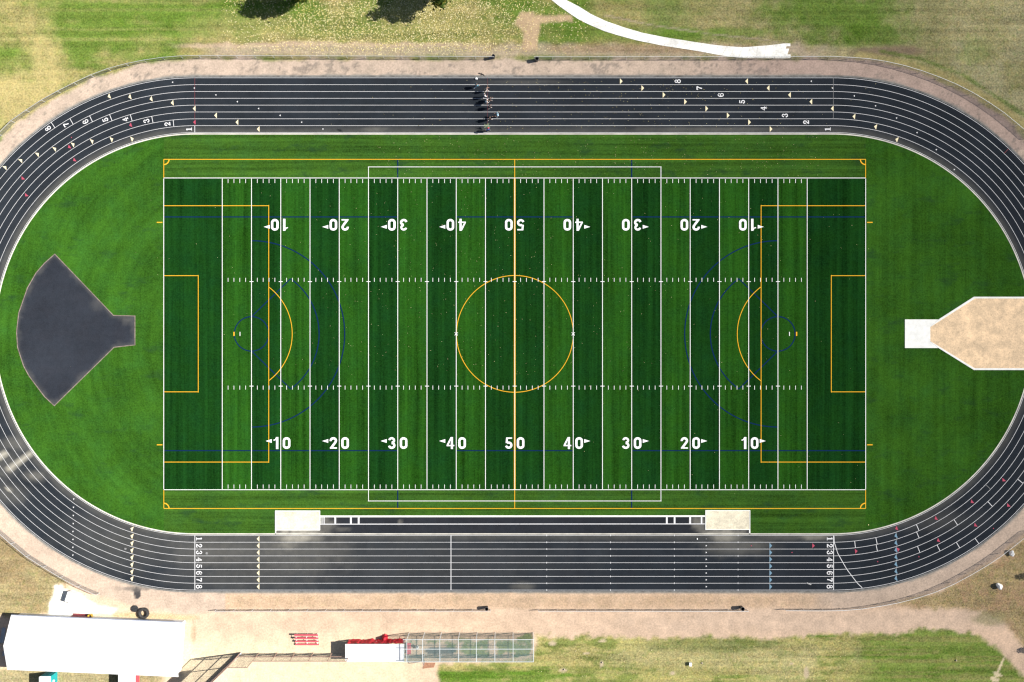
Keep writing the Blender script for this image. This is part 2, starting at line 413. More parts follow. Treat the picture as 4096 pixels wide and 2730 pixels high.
# the south side
south = sstep(1300, 1420, py)
lay(south, sdirt[None, :] * (0.86 + 0.3 * med[:, None]), 0)
lay(south * sstep(2366, 2390, py + wob * 20) * sstep(2446, 2425, py + wob * 16) * sstep(400, 700, px) * (.35 + .5 * fbm(px, py, 40, 78)), sdirt * np.array([.72, .68, .60]), .45)
lay(south * sstep(2450, 2470, py) * sstep(2560, 2500, py) * sstep(0.45, 0.6, fbm(px * 0.2, py, 26, 77)) * .35, sdirt * .84, .1)
lay(south * sstep(2470, 2600, py + (px - 1600) * 0.05 + wob * 70) * sstep(620, 760, px) * sstep(1800, 1560, px + (2730 - py) * 0.3), pale, 0)
lay(south * blob(3300, 2480, 800, 50, .35), pink * 1.15, 0)
lawn = poly_sd(px + wob * 30, py + wob2 * 34 + wob * 30, [(1770, 2800), (1752, 2652), (2135, 2648), (2150, 2545), (2420, 2550), (2760, 2552), (3080, 2556), (3380, 2535), (3560, 2545), (3700, 2522), (3800, 2522), (3905, 2546), (3985, 2590), (4035, 2650), (4120, 2740), (4300, 3000), (1770, 3000)])
lm = sstep(12, -10, lawn)
srow = fbm(px * 0.04, py, 13, 61)
sg = sstep(0.40, 0.60, big * 0.25 + med * 0.35 + srow * 0.55 + sstep(3500, 2400, px) * 0.10 - sstep(2650, 2700, py) * sstep(2500, 2000, px) * .25)
lay(lm, lush[None, :] * 1.55 * (1 - sg[:, None]) + (straw * 1.0 + lush * .5) * sg[:, None], 1)
lay(lm * sstep(.50, .60, fbm(px * 0.035, py, 9, 62) + wob2 * .25) * .5, straw * 1.15, 1)
lay(lm * sstep(.56, .66, fbm(px * 0.3, py, 26, 63)) * .55, lush * 1.15, 1)
lay(lm * sstep(3350, 3550, px) * .7, lush * 1.6, 1)
lay(lm * sstep(3300, 3500, px) * sstep(.52, .60, fbm(px * 0.03, py, 9, 64) + wob2 * .2) * .45, straw * .95, 1)
lay(lm * sstep(0.62, 0.5, fbm(px * .4, py, 30, 88)) * sstep(2660, 2720, py) * sstep(2700, 2100, px) * .7, lush * 1.7, 1)
lay(lm * blob(2900, 2620, 420, 60, .6), olive * 1.5, 1)
lay(lm * blob(2880, 2580, 250, 30, .5), lush * .8, 1)
lay(lm * blob(3140, 2680, 130, 60, .5), olive * 1.5, 1)
for tp in ([(4024, 2617), (4012, 2650), (3996, 2690), (3988, 2686), (4006, 2646)], [(3972, 2688), (3990, 2687), (4009, 2702), (4003, 2709), (3978, 2703)], [(3962, 2710), (3975, 2706), (3998, 2718), (3996, 2727), (3968, 2726)]):
    lay(sstep(2, -1, poly_sd(px, py, tp)) * .95, np.array([0.62, 0.53, 0.36]), 0)
for b in ((2252, 2683, 16, 8), (3225, 2690, 9, 22), (2405, 2656, 7, 14), (2210, 2575, 12, 8), (2410, 2565, 18, 8), (2345, 2615, 14, 4), (2690, 2694, 9, 6), (3165, 2655, 6, 6)):
    lay(blob(*b, .95, .3, .5), np.array([0.52, 0.43, 0.30]), 0)
# dry grass at both lower corners
dryl = poly_sd(px + wob * 50, py + wob2 * 40, [(-400, 2080), (0, 2130), (150, 2245), (300, 2330), (225, 2345), (200, 2420), (190, 2460), (-400, 2480)])
lay(sstep(14, -14, dryl), tan[None, :] * (0.75 + 0.5 * med[:, None]), .9)
lay(sstep(14, -14, dryl) * sstep(.5, .62, med) * .5, olive, 1)
lay(sstep(2660, 2690, py) * sstep(670, 620, px + wob * 40), np.array([0.30, 0.262, 0.15])[None, :] * (0.8 + 0.4 * med[:, None]), .9)
dryr = poly_sd(px + wob * 50, py + wob2 * 40, [(3560, 2408), (3720, 2380), (3860, 2318), (4000, 2232), (4110, 2130), (4500, 2000), (4500, 2700), (4110, 2600), (4020, 2500), (3930, 2440), (3700, 2432)])
lay(sstep(16, -16, dryr), tan[None, :] * 1.25 * (0.7 + 0.55 * med[:, None]), .9)
lay(sstep(16, -16, dryr) * sstep(.52, .62, fbm(px, py, 70, 71)) * .6, np.array([0.34, 0.225, 0.145]), .7)
lay(blob(3960, 2475, 70, 26, .7), olive * .9, .6)
lay(sstep(20, 6, seg_dist(px, py, [(3380, 2370), (3640, 2340), (3760, 2312)]) + wob * 40) * .45, tan * .8, .7)
# pale crushed stone by the shed door
stone = poly_sd(px + wob * 30, py + wob2 * 24, [(222, 2341), (250, 2341), (282, 2365), (312, 2369), (337, 2388), (361, 2401), (400, 2420), (470, 2440), (440, 2470), (330, 2475), (195, 2465), (195, 2416), (208, 2390)])
lay(sstep(8, -8, stone), np.array([0.74, 0.72, 0.66]), 0)
lay(blob(560, 2468, 190, 14, .7), np.array([0.50, 0.40, 0.22]), .5)
# dirt ring round the track
D = stad(px, py) - 1024
ringk = np.where(py < 1365, sstep(84, 66, D + wob * 34), np.where(px < 900, sstep(104, 84, D + wob * 30), sstep(3150, 3420, px + wob * 200) * sstep(92, 70, D + wob * 24)))
pinkv = pink[None, :] * (0.88 + 0.28 * med[:, None])
lay(ringk * np.where(py < 1365, 1, .92), pinkv, .05)
lay(ringk * sstep(.54, .70, fbm(px + wob * 90, py + wob2 * 60, 70, 17, 5) * .6 + fbm(px, py, 17, 18) * .4) * .20 * (py < 1365), grey, .3)
lay(ringk * sstep(2650, 3100, px) * (py < 600) * .5, np.array([0.37, 0.265, 0.235]), .05)
lay(ringk * sstep(.58, .66, fbm(px + wob * 80, py + wob2 * 80, 60, 47, 5) * .5 + fbm(px, py, 13, 48) * .5) * .5 * (py < 700), np.array([0.13, 0.12, 0.11]), .3)
lay(sstep(17, 11, D + wob * 16) * .7, np.array([0.25, 0.235, 0.21]), 0)
lay(blob(553, 2372, 15, 14, .95, .25, 2.2), np.array([0.045, 0.045, 0.05]), 0)
lay(blob(550, 2356, 62, 8, .7, .5, 1.6), np.array([0.14, 0.125, 0.115]), 0)
lay(blob(775, 2530, 10, 34, .6), np.array([0.33, 0.25, 0.16]), 0)
lay((1 - sstep(0, 5, poly_sd(px, py, [(1640, 2560), (2130, 2535), (2130, 2640), (1900, 2640)]) + wob * 40 + 10)) * .75 * sstep(.42, .56, fbm(px, py, 34, 131)), lush * 1.5, .8)
lay(sstep(5, 0, poly_sd(px + wob2 * 10, py + wob2 * 10, [(1700, 2605), (1715, 2592), (1820, 2594), (1822, 2612), (1715, 2616)])) * .9, np.array([.10, .105, .11]), 0)
C = np.clip(C, 0, 0.85)
nx_, ny_ = len(gx), len(gy)
idx = np.arange(nx_ * ny_).reshape(ny_, nx_)
quads = np.stack([idx[:-1, :-1], idx[:-1, 1:], idx[1:, 1:], idx[1:, :-1]], -1).reshape(-1, 4)
me = bpy.data.meshes.new('ground')
me.vertices.add(len(X)); co = np.zeros((len(X), 3)); co[:, 0] = X; co[:, 1] = Y; me.vertices.foreach_set('co', co.ravel())
me.loops.add(quads.size); me.loops.foreach_set('vertex_index', quads.ravel())
me.polygons.add(len(quads)); me.polygons.foreach_set('loop_start', np.arange(0, quads.size, 4)); me.polygons.foreach_set('loop_total', np.full(len(quads), 4))
me.update(calc_edges=True)
ca = me.color_attributes.new('soil', 'FLOAT_COLOR', 'POINT'); ca.data.foreach_set('color', np.concatenate([C, G[:, None]], 1).astype(np.float32).ravel())
t = NT('ground_soil')
a = t.node('ShaderNodeAttribute', attribute_name='soil')
f1 = t.noise(t.pos(), 3.4, 5, 0.85); f2 = t.noise(t.pos((1, 1, 1), (0, 0, 0.5)), 0.6, 4, 0.6); row = t.noise(t.pos((0.03, 0.9, 1)), 1.0, 3, 0.6)
vg = t.math('ADD', t.maprange(f1, 0.32, 0.68, -0.60, 0.66), t.maprange(row, 0.3, 0.7, -0.22, 0.22))
vg = t.math('ADD', vg, t.maprange(f2, 0.3, 0.7, -0.16, 0.16))
vd = t.math('ADD', t.maprange(f1, 0.32, 0.68, -0.24, 0.22), t.maprange(f2, 0.3, 0.7, -0.12, 0.12))
mv = t.node('ShaderNodeMix', data_type='FLOAT'); t.link(a.outputs['Alpha'], mv.inputs[0]); t.link(vd, mv.inputs[2]); t.link(vg, mv.inputs[3])
clump = t.noise(t.pos((1, 1, 1), (0, 0, 0.9)), 1.1, 6, 0.8); tuft = t.noise(t.pos((1, 1, 1), (0, 0, 1.7)), 2.3, 5, 0.85)
k1 = t.math('MULTIPLY', a.outputs['Alpha'], t.maprange(clump, 0.53, 0.58, 0, 0.55)); k2 = t.math('MULTIPLY', a.outputs['Alpha'], t.maprange(tuft, 0.57, 0.62, 0, 0.6))
base = t.mix(k1, a.outputs['Color'], t.mix(1.0, a.outputs['Color'], (0.62, 0.80, 0.55), 'MULTIPLY'))
base = t.mix(k2, base, t.mix(1.0, a.outputs['Color'], (1.55, 1.40, 1.45), 'MULTIPLY'))
peb = t.noise(t.pos((1, 1, 1), (0, 0, 2.3)), 3.0, 5, 0.9)
base = t.mix(t.maprange(peb, 0.60, 0.66, 0, 0.30), base, t.mix(1.0, base, (0.45, 0.45, 0.45), 'MULTIPLY'))
cc = t.scale(base, t.math('ADD', mv.outputs[0], 1.0))
hue = t.noise(t.pos(), 1.3, 4, 0.7)
cc2 = t.mix(t.math('MULTIPLY', a.outputs['Alpha'], t.maprange(hue, 0.45, 0.72, 0, 0.45)), cc, t.mix(1.0, cc, (1.35, 1.12, 0.85), 'MULTIPLY'))
me.materials.append(t.done(t.diffuse(cc2, 1.0, f1, 0.5, 0.06)))
ground = bpy.data.objects.new('ground', me); col.objects.link(ground); tag(ground, 'worn lawn, dry grass and bare dirt round the track', kind='structure')

# ------------------------------------------------------------------ turf inside the track
SX0, YD = 2058.9, 116.92                       # fifty yard line and five yards, in photo pixels
yl = lambda k: SX0 + k * YD
TOP, BOT, YT, YB = 713.2, 1959.5, 638.6, 2034.5
ZT = 0.03
mb = MB()
RT = 797.5
# end areas and side bands as strips between stations; the field as bands
XL, XR = yl(-12), yl(12)
def arc_y(x):
    cx = min(max(x, CLX), CRX); return math.sqrt(max(RT * RT - (x - cx) ** 2, 0))
xs = [CLX - RT + 0.01] + [CLX - RT * cos(t) for t in np.linspace(0.05, 1.5, 40) if CLX - RT * cos(t) < XL - 1] + [XL]
for a_, b_ in zip(xs[:-1], xs[1:]):
    ya, yb = arc_y(a_), arc_y(b_); mb.poly([P(a_, CY - ya), P(a_, CY + ya), P(b_, CY + yb), P(b_, CY - yb)], ZT, 3)
xs2 = [XR] + [CRX + RT * sin(t) for t in np.linspace(0.05, 1.53, 44) if CRX + RT * sin(t) > XR + 1] + [CRX + RT - 0.01]
for a_, b_ in zip(xs2[:-1], xs2[1:]):
    ya, yb = arc_y(a_), arc_y(b_); mb.poly([P(a_, CY - ya), P(a_, CY + ya), P(b_, CY + yb), P(b_, CY - yb)], ZT, 3)
edge = [XL + (CLX - XL) * k / 6 for k in range(7)] + [CRX + (XR - CRX) * k / 6 for k in range(7)]
for a_, b_ in zip(edge[:-1], edge[1:]):
    ya, yb = arc_y(a_), arc_y(b_)
    mb.poly([P(a_, CY - ya), P(a_, TOP), P(b_, TOP), P(b_, CY - yb)], ZT, 2)
    mb.poly([P(a_, BOT), P(a_, CY + ya), P(b_, CY + yb), P(b_, BOT)], ZT, 2)
bands = [(-12, -10, 1)] + [(k, k + 1, 0 if (k % 2 == 0) else 1) for k in range(-10, 0)] + [(k, k + 1, 1 if (k % 2 == 0) else 0) for k in range(0, 10)] + [(10, 12, 1)]
for a_, b_, d_ in bands: mb.poly([P(yl(a_), TOP), P(yl(a_), BOT), P(yl(b_), BOT), P(yl(b_), TOP)], ZT, d_)
turf = mb.build('turf_field', [M['turf_light'], M['turf_dark'], M['turf_side'], M['turf_end']])
tag(turf, 'green striped turf field inside the running track', kind='structure')

zc = [0]
def nz(base):
    zc[0] = (zc[0] + 1) % 12; return base + zc[0] * 0.0011
def seg(mb, x0, y0, x1, y1, wpx, base): mb.strip([P(x0, y0), P(x1, y1)], wpx / S, nz(base))
def arcpts(cx, cy, r, a0, a1, n=48): return [P(cx + r * cos(a0 + (a1 - a0) * k / n), cy + r * sin(a0 + (a1 - a0) * k / n)) for k in range(n + 1)]
# blue lacrosse lines
b = MB(); BW = 4.2; ZB = 0.036
for yy in (868.8, 1803.3):
    seg(b, XL, yy, yl(-4), yy, BW, ZB); seg(b, yl(-2), yy, yl(2), yy, BW, ZB); seg(b, yl(4), yy, XR, yy, BW, ZB)
for k in (-4, 4):
    seg(b, yl(k), YT, yl(k), TOP, BW, ZB); seg(b, yl(k), BOT, yl(k), YB, BW, ZB)
for sgn in (-1, 1):
    cx = yl(9 * sgn); cy = 1336.4; a0 = pi / 2 if sgn > 0 else -pi / 2
    b.strip(arcpts(cx, cy, 372.5, a0, a0 + pi, 80), BW / S, nz(ZB))
    b.strip(arcpts(cx, cy, 69, 0, 2 * pi, 60), BW / S, nz(ZB))
    mid = 0 if sgn < 0 else pi
    b.strip(arcpts(cx, cy, 270, mid - 0.955, mid + 0.955, 50), BW / S, nz(ZB))
    for q in (-1, 1): seg(b, cx, cy + q * 69, cx + 270 * cos(mid + q * .955 * (1 if sgn < 0 else -1)), cy + q * 270 * sin(.955), BW, ZB)
b.build('blue_line', M['blue'], turf)
# yellow soccer lines
b = MB(); YW = 2.6; ZY = 0.052
seg(b, XL, YT, XR, YT, YW, ZY); seg(b, XL, YB, XR, YB, YW, ZY)
for x_ in (XL, XR): seg(b, x_, YT, x_, TOP, YW, ZY); seg(b, x_, BOT, x_, YB, YW, ZY)
for x_, x2, g_, cxx, sg_ in ((XL, 1075.4, 793.6, 935.5, 1), (XR, 3044, 3324.6, 3182.5, -1)):
    seg(b, x_, 824, x2, 824, YW, ZY); seg(b, x_, 1849, x2, 1849, YW, ZY); seg(b, x2, 821.5, x2, 1851.5, YW, ZY)
    seg(b, x_, 1103.7, g_, 1103.7, YW, ZY); seg(b, x_, 1568.2, g_, 1568.2, YW, ZY); seg(b, g_, 1101.2, g_, 1570.8, YW, ZY)
    th = math.acos(139.8 / 233.8); m0 = 0 if sg_ > 0 else pi
    b.strip(arcpts(cxx, 1336.4, 233.8, m0 - th, m0 + th, 40), YW / S, nz(ZY))
    for cy_, a0 in ((YT, 0 if sg_ > 0 else pi / 2), (YB, -pi / 2 if sg_ > 0 else pi)): b.strip(arcpts(x_, cy_, 21, a0, a0 + pi / 2, 10), 4.5 / S, nz(ZY))
    for yy in (890.7, 1780): seg(b, x_ - sg_ * 6, yy, x_ - sg_ * 28, yy, 4, ZY)
    seg(b, yl(-9.6) if sg_ > 0 else yl(9.64), 1328.5, yl(-9.6) if sg_ > 0 else yl(9.64), 1344.5, 5, ZY)
b.strip(arcpts(SX0 + .5, 1336.4, 233.4, 0, 2 * pi, 110)[:-1], YW / S, nz(ZY), closed=True)
seg(b, SX0, YT, SX0, TOP, YW, ZY); seg(b, SX0, BOT, SX0, YB, YW, ZY); seg(b, SX0, TOP, SX0, BOT, 6.4, ZY)
b.build('yellow_line', M['yellow'], turf)
# white football lines
b = MB(); WW = 2.3; ZW = 0.068
seg(b, XL, TOP, XR, TOP, WW, ZW); seg(b, XL, BOT, XR, BOT, WW, ZW)
for k in [-12] + list(range(-10, 11)) + [12]: seg(b, yl(k), TOP + 2.4, yl(k), BOT - 2.4, WW if k else 1.5, ZW)
for y0, y1 in ((TOP, 669), (BOT, 2004.5)):
    for k in (-5, 5): seg(b, yl(k), y0, yl(k), y1, 2.1, ZW)
    seg(b, yl(-5) - 2, y1, yl(5) + 2, y1, 2.1, ZW)
b.build('white_line', M['white'], turf)
b = MB()
for k in range(-50, 51):
    x_ = SX0 + k * YD / 5
    if k % 5:
        for y0 in (TOP + 4.5, 1112.6, 1543.5, BOT - 20.5): b.strip([P(x_, y0), P(x_, y0 + 15.6)], 1.8 / S, 0.085)
    elif abs(k) < 50:
        for y0 in (1127.4, 1545.2): b.strip([P(x_ - 8, y0), P(x_ + 8, y0)], 2.3 / S, 0.087)
for k, s_ in ((-10, 1), (10, -1)):
    b.strip([P(yl(k) + s_ * 71, 1328.5), P(yl(k) + s_ * 71, 1344.5)], 2.6 / S, 0.085)
for x_ in (yl(-2), yl(2)):
    for q in (-1, 1): b.strip([P(x_ - 6, 1336.5 - 6 * q), P(x_ + 6, 1336.5 + 6 * q)], 2.0 / S, 0.089 + q * .001)
b.build('hash_mark', M['white'], turf)

# yard numbers
def arcf(cx, cy, rx, ry, a0, a1, n=16): return [(cx + rx * cos(radians(a0 + (a1 - a0) * k / n)), cy + ry * sin(radians(a0 + (a1 - a0) * k / n))) for k in range(n + 1)]
FD = {'0': [(arcf(.5, .70, .345, .195, 0, 180) + arcf(.5, .30, .345, .195, 180, 360) + [(.845, .70)], .30)],
      '1': [([(.72, 0), (.72, 1)], .44), ([(.05, .735), (.40, .78), (.56, .93)], .20)],
      '2': [(arcf(.5, .70, .335, .20, 190, -30) + [(.60, .42), (.24, .12)], .29), ([(.06, .085), (.96, .085)], .17)],
      '3': [(arcf(.48, .72, .31, .185, 170, -90), .27), (arcf(.48, .30, .345, .20, 90, -170), .29)],
      '4': [([(.70, 0), (.70, 1)], .28), ([(.62, .96), (.13, .33)], .21), ([(.02, .29), (1, .29)], .17)],
      '5': [([(.16, .915), (.92, .915)], .17), ([(.27, .95), (.21, .50)], .25), (arcf(.48, .325, .345, .215, 125, -165), .28)]}
def add_glyph(mb, ch, o, wx, hy, z):
    for pts, wd in FD[ch]:
        z += 0.0012; mb.strip([(o[0] + wx * a_, o[1] + hy * c_) for a_, c_ in pts], wd * .97 * abs(wx), z)
nums = ['10', '20', '30', '40', '50', '40', '30', '20', '10']
for j, s_ in enumerate(nums):
    x0 = yl(-8 + 2 * j); side = -1 if j < 4 else (1 if j > 4 else 0)
    for row_, y0, fl in (('lower', 1796.6, 1), ('upper', 876.6, -1)):
        n_ = MB()
        for q, ch in ((-1, s_[0]), (1, s_[1])):
            wd = 31 if ch != '1' else 22
            xa = x0 + fl * (q * 8 if q > 0 else (-8 - wd))
            add_glyph(n_, ch, P(xa, y0), fl * wd / S, fl * 47.6 / S, 0.094)
        if side:
            near = 36 if (side * fl) < 0 and s_[0] == '1' else 43
            near = 36 if (s_[0] == '1' and side * fl < 0) else 44
            yc = y0 - fl * 32; n_.poly([P(x0 + side * near, yc - 7.5), P(x0 + side * near, yc + 7.5), P(x0 + side * (near + 24), yc)][::(1 if side < 0 else -1)], 0.094)
        o = n_.build('yard_number', M['num'], turf)
        o['label'] = 'white painted %s in the %s row of yard numbers' % (s_, row_)

# ------------------------------------------------------------------ running track
nr = 26; rr = np.linspace(802, 1028, nr); N = len(ST)
vx = []; 
for bx, by, nx, ny in ST:
    for r in rr: vx.append((bx + nx * r, by + ny * r))
vx = np.array(vx); tx, ty = vx[:, 0], vx[:, 1]
fs = []
for k in range(N):
    k2 = (k + 1) % N
    for j in range(nr - 1): fs.append((k * nr + j, k2 * nr + j, k2 * nr + j + 1, k * nr + j + 1))
def dustmap(tx, ty):
    wb = fbm(tx, ty, 40, 5) - .5; d = np.zeros(len(tx))
    def add(v): nonlocal d; d = np.maximum(d, v)
    def bl(cx, cy, rx, ry, k): add(k * (1 - sstep(.2, 1.15, np.hypot((tx - cx) / rx, (ty - cy) / ry) + wb * .5)))
    lane1 = stad(tx, ty)
    add((1 - sstep(806, 842, lane1 + wb * 14)) * 0.15)
    bl(1170, 2210, 360, 150, .17); bl(1130, 2190, 260, 90, .19); bl(880, 2200, 320, 110, .17); bl(1000, 2300, 420, 90, .10); bl(520, 2150, 320, 170, .10); bl(1600, 2250, 900, 140, .05)
    bl(1190, 2152, 120, 26, .75); bl(1150, 2180, 70, 40, .34); bl(2900, 2150, 90, 24, .62); bl(2960, 2180, 190, 60, .22); bl(2600, 2148, 60, 10, .2); bl(2090, 2345, 60, 22, .2)
    bl(1500, 520, 80, 18, .3); bl(2900, 520, 480, 14, .26); bl(2100, 330, 260, 14, .13); bl(3250, 2150, 90, 12, .55); bl(3120, 2150, 160, 18, .22)
    for pts, k, wd in (([(-80, 1860), (0, 1826), (97, 1777)], 1.0, 5), ([(-80, 1930), (0, 1893), (60, 1862), (120, 1812)], .9, 8), ([(-60, 2015), (0, 1978), (100, 1925), (172, 1880)], 1.0, 4.5)):
        add(k * sstep(wd, 1, seg_dist(tx, ty, pts) + wb * 14))
    bl(60, 1775, 80, 40, .20); bl(140, 1905, 70, 30, .24); bl(40, 1975, 90, 60, .14); bl(0, 1850, 120, 90, .12)
    bl(3700, 2080, 260, 60, .10)
    return d
me = bpy.data.meshes.new('running_track')
me.from_pydata([((a_ - 2048) / S, (1365 - b_) / S, 0.018) for a_, b_ in vx], [], fs)
at = me.attributes.new('dust', 'FLOAT', 'POINT'); at.data.foreach_set('value', dustmap(tx, ty).astype(np.float32))
me.materials.append(M['track']); me.update()
track = bpy.data.objects.new('running_track', me); col.objects.link(track); tag(track, 'black eight lane running track with white lane lines', kind='structure')
mb = MB(); ring(mb, 1027, 1034.5, 0.011)
mb.build('track_margin', M['margin'], track)
mb = MB()
for k in range(9): ring(mb, R1 + LANE * k - 0.66, R1 + LANE * k + 0.66, 0.026)
mb.build('lane_line', M['track_white'], track)
mb = MB()
i0 = 0
for (ra, za), (rb, zb) in (((801.8, 0.0), (801.8, 0.06)), ((801.8, 0.06), (797.4, 0.06)), ((797.4, 0.06), (797.4, 0.0))):
    i = len(mb.v)
    for bx, by, nx, ny in ST:
        for r, z in ((ra, za), (rb, zb)): p = P(bx + nx * r, by + ny * r); mb.v.append((p.x, p.y, z))
    for k in range(N):
        k2 = (k + 1) % N; mb.f.append((i + 2 * k, i + 2 * k2, i + 2 * k2 + 1, i + 2 * k + 1)); mb.m.append(0)
kerb = mb.build('track_kerb', M['kerb']); tag(kerb, 'thin white concrete kerb along the inside of the track', kind='structure')

def frame_at(x, y):
    """centre of the lane under a pixel: position, unit radial (image), unit tangent (image, clockwise in picture)"""
    cx = min(max(x, CLX), CRX); dx, dy = x - cx, y - CY; r = math.hypot(dx, dy); n = (dx / r, dy / r); tn = (-n[1], n[0])
    k = int((r - R1) // LANE); k = min(max(k, 0), 7); rc = R1 + LANE * (k + .5)
    return (cx + n[0] * rc, CY + n[1] * rc), n, tn, k
def lane_xy(x, lane, top):
    r = R1 + LANE * (lane - .5); cx = min(max(x, CLX), CRX); dy = math.sqrt(max(r * r - (x - cx) ** 2, 0)); return (x, CY - dy if top else CY + dy)
ZM = 0.034
def cross(mb, x, y, wpx=2.2, z=ZM):
    c, n, tn, k = frame_at(x, y); h = LANE / 2
    mb.strip([P(c[0] - n[0] * h, c[1] - n[1] * h), P(c[0] + n[0] * h, c[1] + n[1] * h)], wpx / S, z)
def tri(kind, mat, x, y, fwd, half=11.5, length=10.5):
    c, n, tn, k = frame_at(x, y); f = (tn[0] * fwd, tn[1] * fwd); l2 = length / 2
    m_ = MB(); pts = [(c[0] - f[0] * l2 - n[0] * half, c[1] - f[1] * l2 - n[1] * half), (c[0] - f[0] * l2 + n[0] * half, c[1] - f[1] * l2 + n[1] * half), (c[0] + f[0] * l2, c[1] + f[1] * l2)]
    pts = [P(*q) for q in pts]
    if (pts[1] - pts[0]).cross(pts[2] - pts[0]).z < 0: pts = pts[::-1]
    m_.poly(pts, 0.040); return m_.build(kind, mat, track)
for j, x_ in enumerate((436, 519, 604, 689, 777, 862.5, 948, 1033)): tri('cream_triangle', M['cream'], *lane_xy(x_, 8 - j, True), -1)
for q in ((14, 663), (78, 635), (146, 610.5), (216, 589.6), (290, 572), (367, 560), (446, 552.6), (528, 550.5)): tri('cream_triangle', M['cream'], *q, 1)
for j, x_ in enumerate((2485, 2571, 2656, 2742, 2827, 2912.6, 2998, 3084)): tri('cream_triangle', M['cream'], *lane_xy(x_, 8 - j, True), 1)
for j, x_ in enumerate((2986, 3072, 3157.5, 3243, 3328.5, 3415, 3501, 3586)): tri('cream_triangle', M['cream'], *lane_xy(x_, 8 - j, True), -1)
for l_ in range(1, 9): tri('cream_triangle', M['cream'], *lane_xy(1032.5, l_, False), 1)
for y_ in (2117.6, 2147, 2175, 2202.5, 2231.6, 2260, 2288, 2315.6): tri('cream_triangle', M['cream'], 526.5, y_, 1)
for j, x_ in enumerate((690, 777, 863, 949, 1034, 1120, 1206, 1291)): tri('white_dart', M['track_white'], *lane_xy(x_, 8 - j, True), -1, 3.6, 5.5)
for j, x_ in enumerate((3244, 3329, 3416, 3501, 3585, 3667, 3744, 3816)): tri('white_dart', M['track_white'], *lane_xy(x_, 8 - j, True), -1, 3.6, 5.5)
for y_ in (2001, 2033, 2065, 2097, 2127, 2159, 2190, 2221): tri('white_dart', M['track_white'], 291, y_, 1, 3.6, 5.5)
for l_ in range(1, 9): tri('white_dart', M['track_white'] if l_ > 1 else M['faded'], *lane_xy(2825.6, l_, False), -1, 3.6, 5.5)
for l_ in range(2, 9):
    tri('blue_triangle', M['blue_mark'], *lane_xy(3083, l_, False), -1); tri('blue_triangle', M['blue_mark'], *lane_xy(3582, l_, False), 1)
for x_, y_, f_ in ((777.6, 485, -1), (520, 496, -1), (272, 583, -1), (293, 636, -1), (84, 710, -1), (98, 777.5, -1), (3254, 2184.6, -1), (3425, 2205.5, -1), (3594, 2200, -1),
                   (3585.5, 2117.6, 1), (3744, 2078.5, 1), (3753, 2166, 1), (3902, 2105.4, 1), (3889, 2012, 1), (4017, 1926, 1), (4035, 2027, 1)): tri('red_triangle', M['red_mark'], x_, y_, f_, 9.5, 10)
for x_, y_ in ((283, 544), (3167, 2211), (3510, 2248), (3675, 2229), (3975, 2118), (3004, 2184)): tri('red_triangle', M['red_mark'], x_, y_, 1, 3, 4.5)
mb = MB()
for q in ((209, 496), (283, 481), (362, 471), (441.7, 466.5), (524, 468), (609, 475), (694, 490.4), (779.5, 517), (3506, 2166), (3507, 2194), (3672, 2114.5), (3672, 2143), (3675, 2200), (3755, 2195), (3834, 2185), (3909, 2167),
          (3825, 2093.6), (3963, 2020), (4085, 1929), (3420, 2180)): cross(mb, *q)
for x_ in (779.8, 1804, 3334): mb.strip([P(x_, CY + R1), P(x_, CY + R1 + 8 * LANE)], 2.5 / S, ZM + .002)
mb.strip([P(3072 + a_ / 2.298, 2048 + b_ / 2.298) for a_, b_ in ((606, 225), (608, 280), (618, 310), (640, 380), (690, 470), (725, 530), (770, 590), (820, 655), (865, 698))], 2.3 / S, ZM + .004)
for x_ in (2187, 2442, 2697, 2952):
    for k in range(9): mb.strip([P(x_, CY + R1 + k * LANE - 3), P(x_, CY + R1 + k * LANE + 3)], 2.2 / S, ZM)
mb.build('start_line', M['track_white'], track)
mb = MB()
for l_ in range(3, 9): cross(mb, *lane_xy(3333, l_, True), 1.6)
cross(mb, *lane_xy(3225, 2, True), 1.6); cross(mb, 3957, 1953)
for x_, y_ in ((3078, 0), (3586, 0)):
    for l_ in range(2, 9):
        q = lane_xy(x_, l_, False); mb.strip([P(q[0], q[1] - 13), P(q[0], q[1] + 13)], 1.8 / S, ZM + .003)
mb.build('faded_line', M['faded'], track)
mb = MB()
for l_ in range(2, 9): cross(mb, *lane_xy(779.5, l_, True), 1.5); cross(mb, *lane_xy(1950, l_, True), .8)
cross(mb, 4032, 598, 2.0)
mb.build('faded_red_line', M['faded_red'], track)
mb = MB()
for x_, y_, a_, c_ in ((827, 2214, 10, 10), (502, 2196, 10, 8)): mb.prism([P(x_ - a_ / 2, y_ + c_ / 2 - 2), P(x_ + a_ / 2 - 2, y_ + c_ / 2), P(x_ + a_ / 2, y_ - c_ / 2 + 2), P(x_ - a_ / 2 + 2, y_ - c_ / 2)], 0.02, 0.045)
mb.prism([P(3225, 2334), P(3243, 2341), P(3246, 2338), P(3228, 2330)], 0.02, 0.045)
mb.build('repair_patch', plain('patch_grey', (0.24, 0.24, 0.24), 0.9), track)

